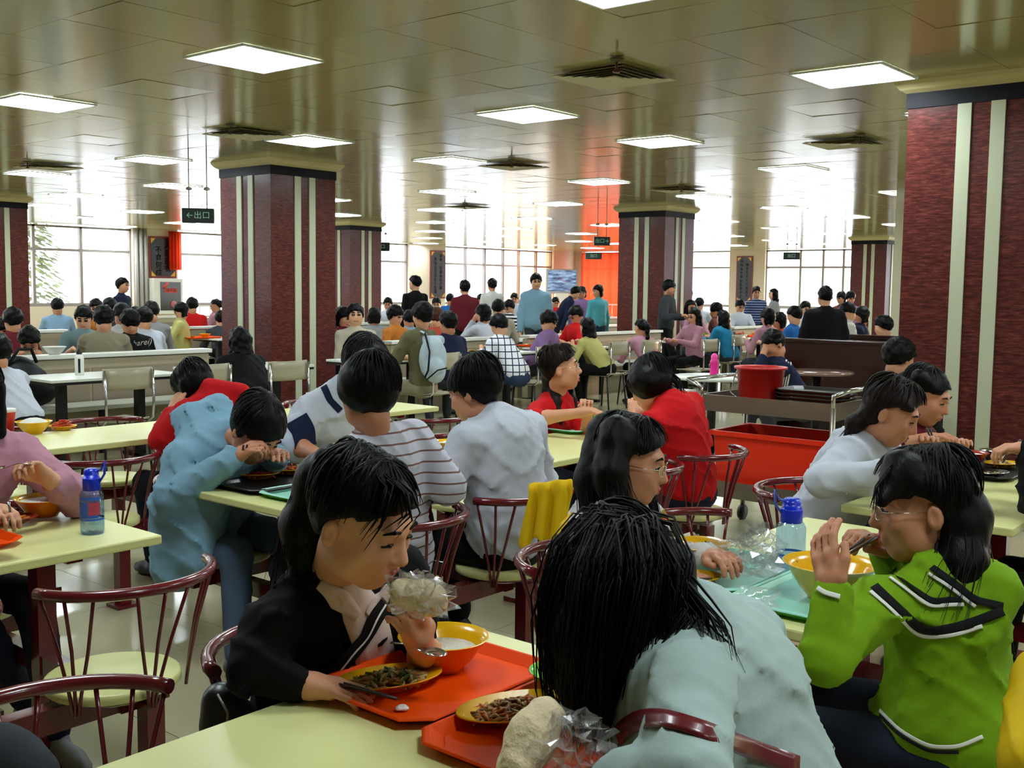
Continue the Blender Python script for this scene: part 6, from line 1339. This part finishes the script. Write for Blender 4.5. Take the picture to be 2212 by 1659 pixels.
tag(G().sheet(P).build('draped_jacket', cloth('jacket_yellow', 216, 176, 10), None, org=P[8][10], solid=.012, sub=1), 'yellow jacket draped over the chair rail behind the girl with glasses', 'jacket')
V, F_ = sdf([cone(px(-10, 1640, 1.75), px(60, 1680, 1.72), .05, .05, .04), cone(px(-30, 1600, 1.8), px(20, 1650, 1.75), .03, .05, .03)], .008, noise=.004, nfreq=24, folds=True); tag(mesh_obj('bag', V, F_, cloth('bag_slate', 44, 48, 54), None, org=px(20, 1680, 1.73)), 'slate grey bag at the bottom left corner', 'bag')
# booth row things
q = A(*pz(172, 810, .75)); r = root('flask', q, 'white drink flask with dark lettering on the white table', 'flask'); G().lathe([(0, 0), (.036, 0), (.037, .01), (.037, .15), (.030, .168), (.022, .175), (.022, .19), (.0, .19)], q, 28).build('flask_body', M_white, r); G().lathe([(.024, .178), (.024, .20), (.012, .212), (.010, .232), (0, .234)], q, 20).build('flask_cap', M_legs, r); G().lathe([(.0376, .02), (.0376, .14)], q, 8, a0=math.atan2(-FW[1], -FW[0]) + .1, a1=math.atan2(-FW[1], -FW[0]) + .6).build('dark_lettering', M_legs, r)
q = px(162, 757, 9.6); bowl((-9.5, q[1], .88), .10, .07, M_white, 'white bowl standing on the cap of the long partition', M_white)
bq = A(-9.22, 4.40, .44); r = bagshape([ell(bq + A(0, 0, .20), A(.16, .26, .20), None, .05), ell(bq + A(.10, .05, .14), A(.08, .22, .12), None, .04), ell(bq + A(-.02, -.02, .36), A(.08, .15, .10), None, .05)], 'black backpack lying on the bench under the white table', cloth('pack_black', 18, 18, 22, .5), 'backpack', bq, 'backpack', .014); G().tube([bq + A(.05, -.12, .40), bq + A(.08, -.05, .52), bq + A(.08, .06, .52), bq + A(.05, .12, .40)], .015, 6).build('grab_handle', M_blk, r)
for x, y, m, lb, un in ((430, 729, M_or, 'orange tray with leftovers on the booth table left of the left pillar', None), (850, 772, M_te, 'green tray with leftovers beside the shouting boy', M_teg), (1048, 760, M_tb, 'black tray under the plaid shirt', None), (1165, 747, M_or, 'orange tray in front of the purple shirt', None), (1508, 727, M_gr, 'bright green tray right of the middle pillar', None), (1625, 726, M_or, 'red tray behind the sky-blue hoodie', None)):
    q = pz(x, y, .76); tray(q[0], q[1], math.pi / 2, m, lb, under=un, L=.55, W=.42); bowl((q[0] + .03, q[1] + .08, .757), .08, .055, M_gr if m in (M_te, M_gr) else M_bo, 'bowl on the ' + lb.split(' with')[0], M_bo, M_rice, .85); plate(q[0] - .08, q[1] - .10, 1, .757, 'dish of leftovers on the ' + lb.split(' with')[0], [FD['pale'], FD['green'], FD['orange']], 30, .09, .065, int(x))
q = A(-4.86, 8.62, .75); r = root('water_bottle', q, 'bright pink water bottle on the white round table', 'bottle'); M_pk = mat('bottle_pink', rgb(226, 40, 140), .3); G().lathe([(0, 0), (.036, 0), (.038, .01), (.038, .07), (.032, .09), (.038, .12), (.036, .15), (.026, .165)], q, 28).build('bottle_shell', M_pk, r); G().lathe([(.030, .160), (.030, .19), (.022, .205), (.012, .215), (0, .216)], q, 20).build('cap', mat('cap_pink', rgb(240, 70, 160), .3), r)
# stack of trays on the cart
for k, m in enumerate((M_te, M_te, M_tb, M_tb, M_tb, M_tb)):
    tray(-2.80, 6.22, 0, m, ['lowest teal tray of the stack on the cart', 'second teal tray of the stack on the cart', 'third tray of the stack on the cart, black', 'fourth tray of the stack on the cart, black', 'fifth tray of the stack on the cart, black', 'topmost black tray of the stack on the cart'][k], L=.42, W=.32, z=.807 + .022 * k, under=M_teg if m is M_te else mat('tray_rust_edge', rgb(130, 60, 20), .4), group='trays stacked on the cart')
for o in ROOTS:
    if '_o' in o: del o['_o']
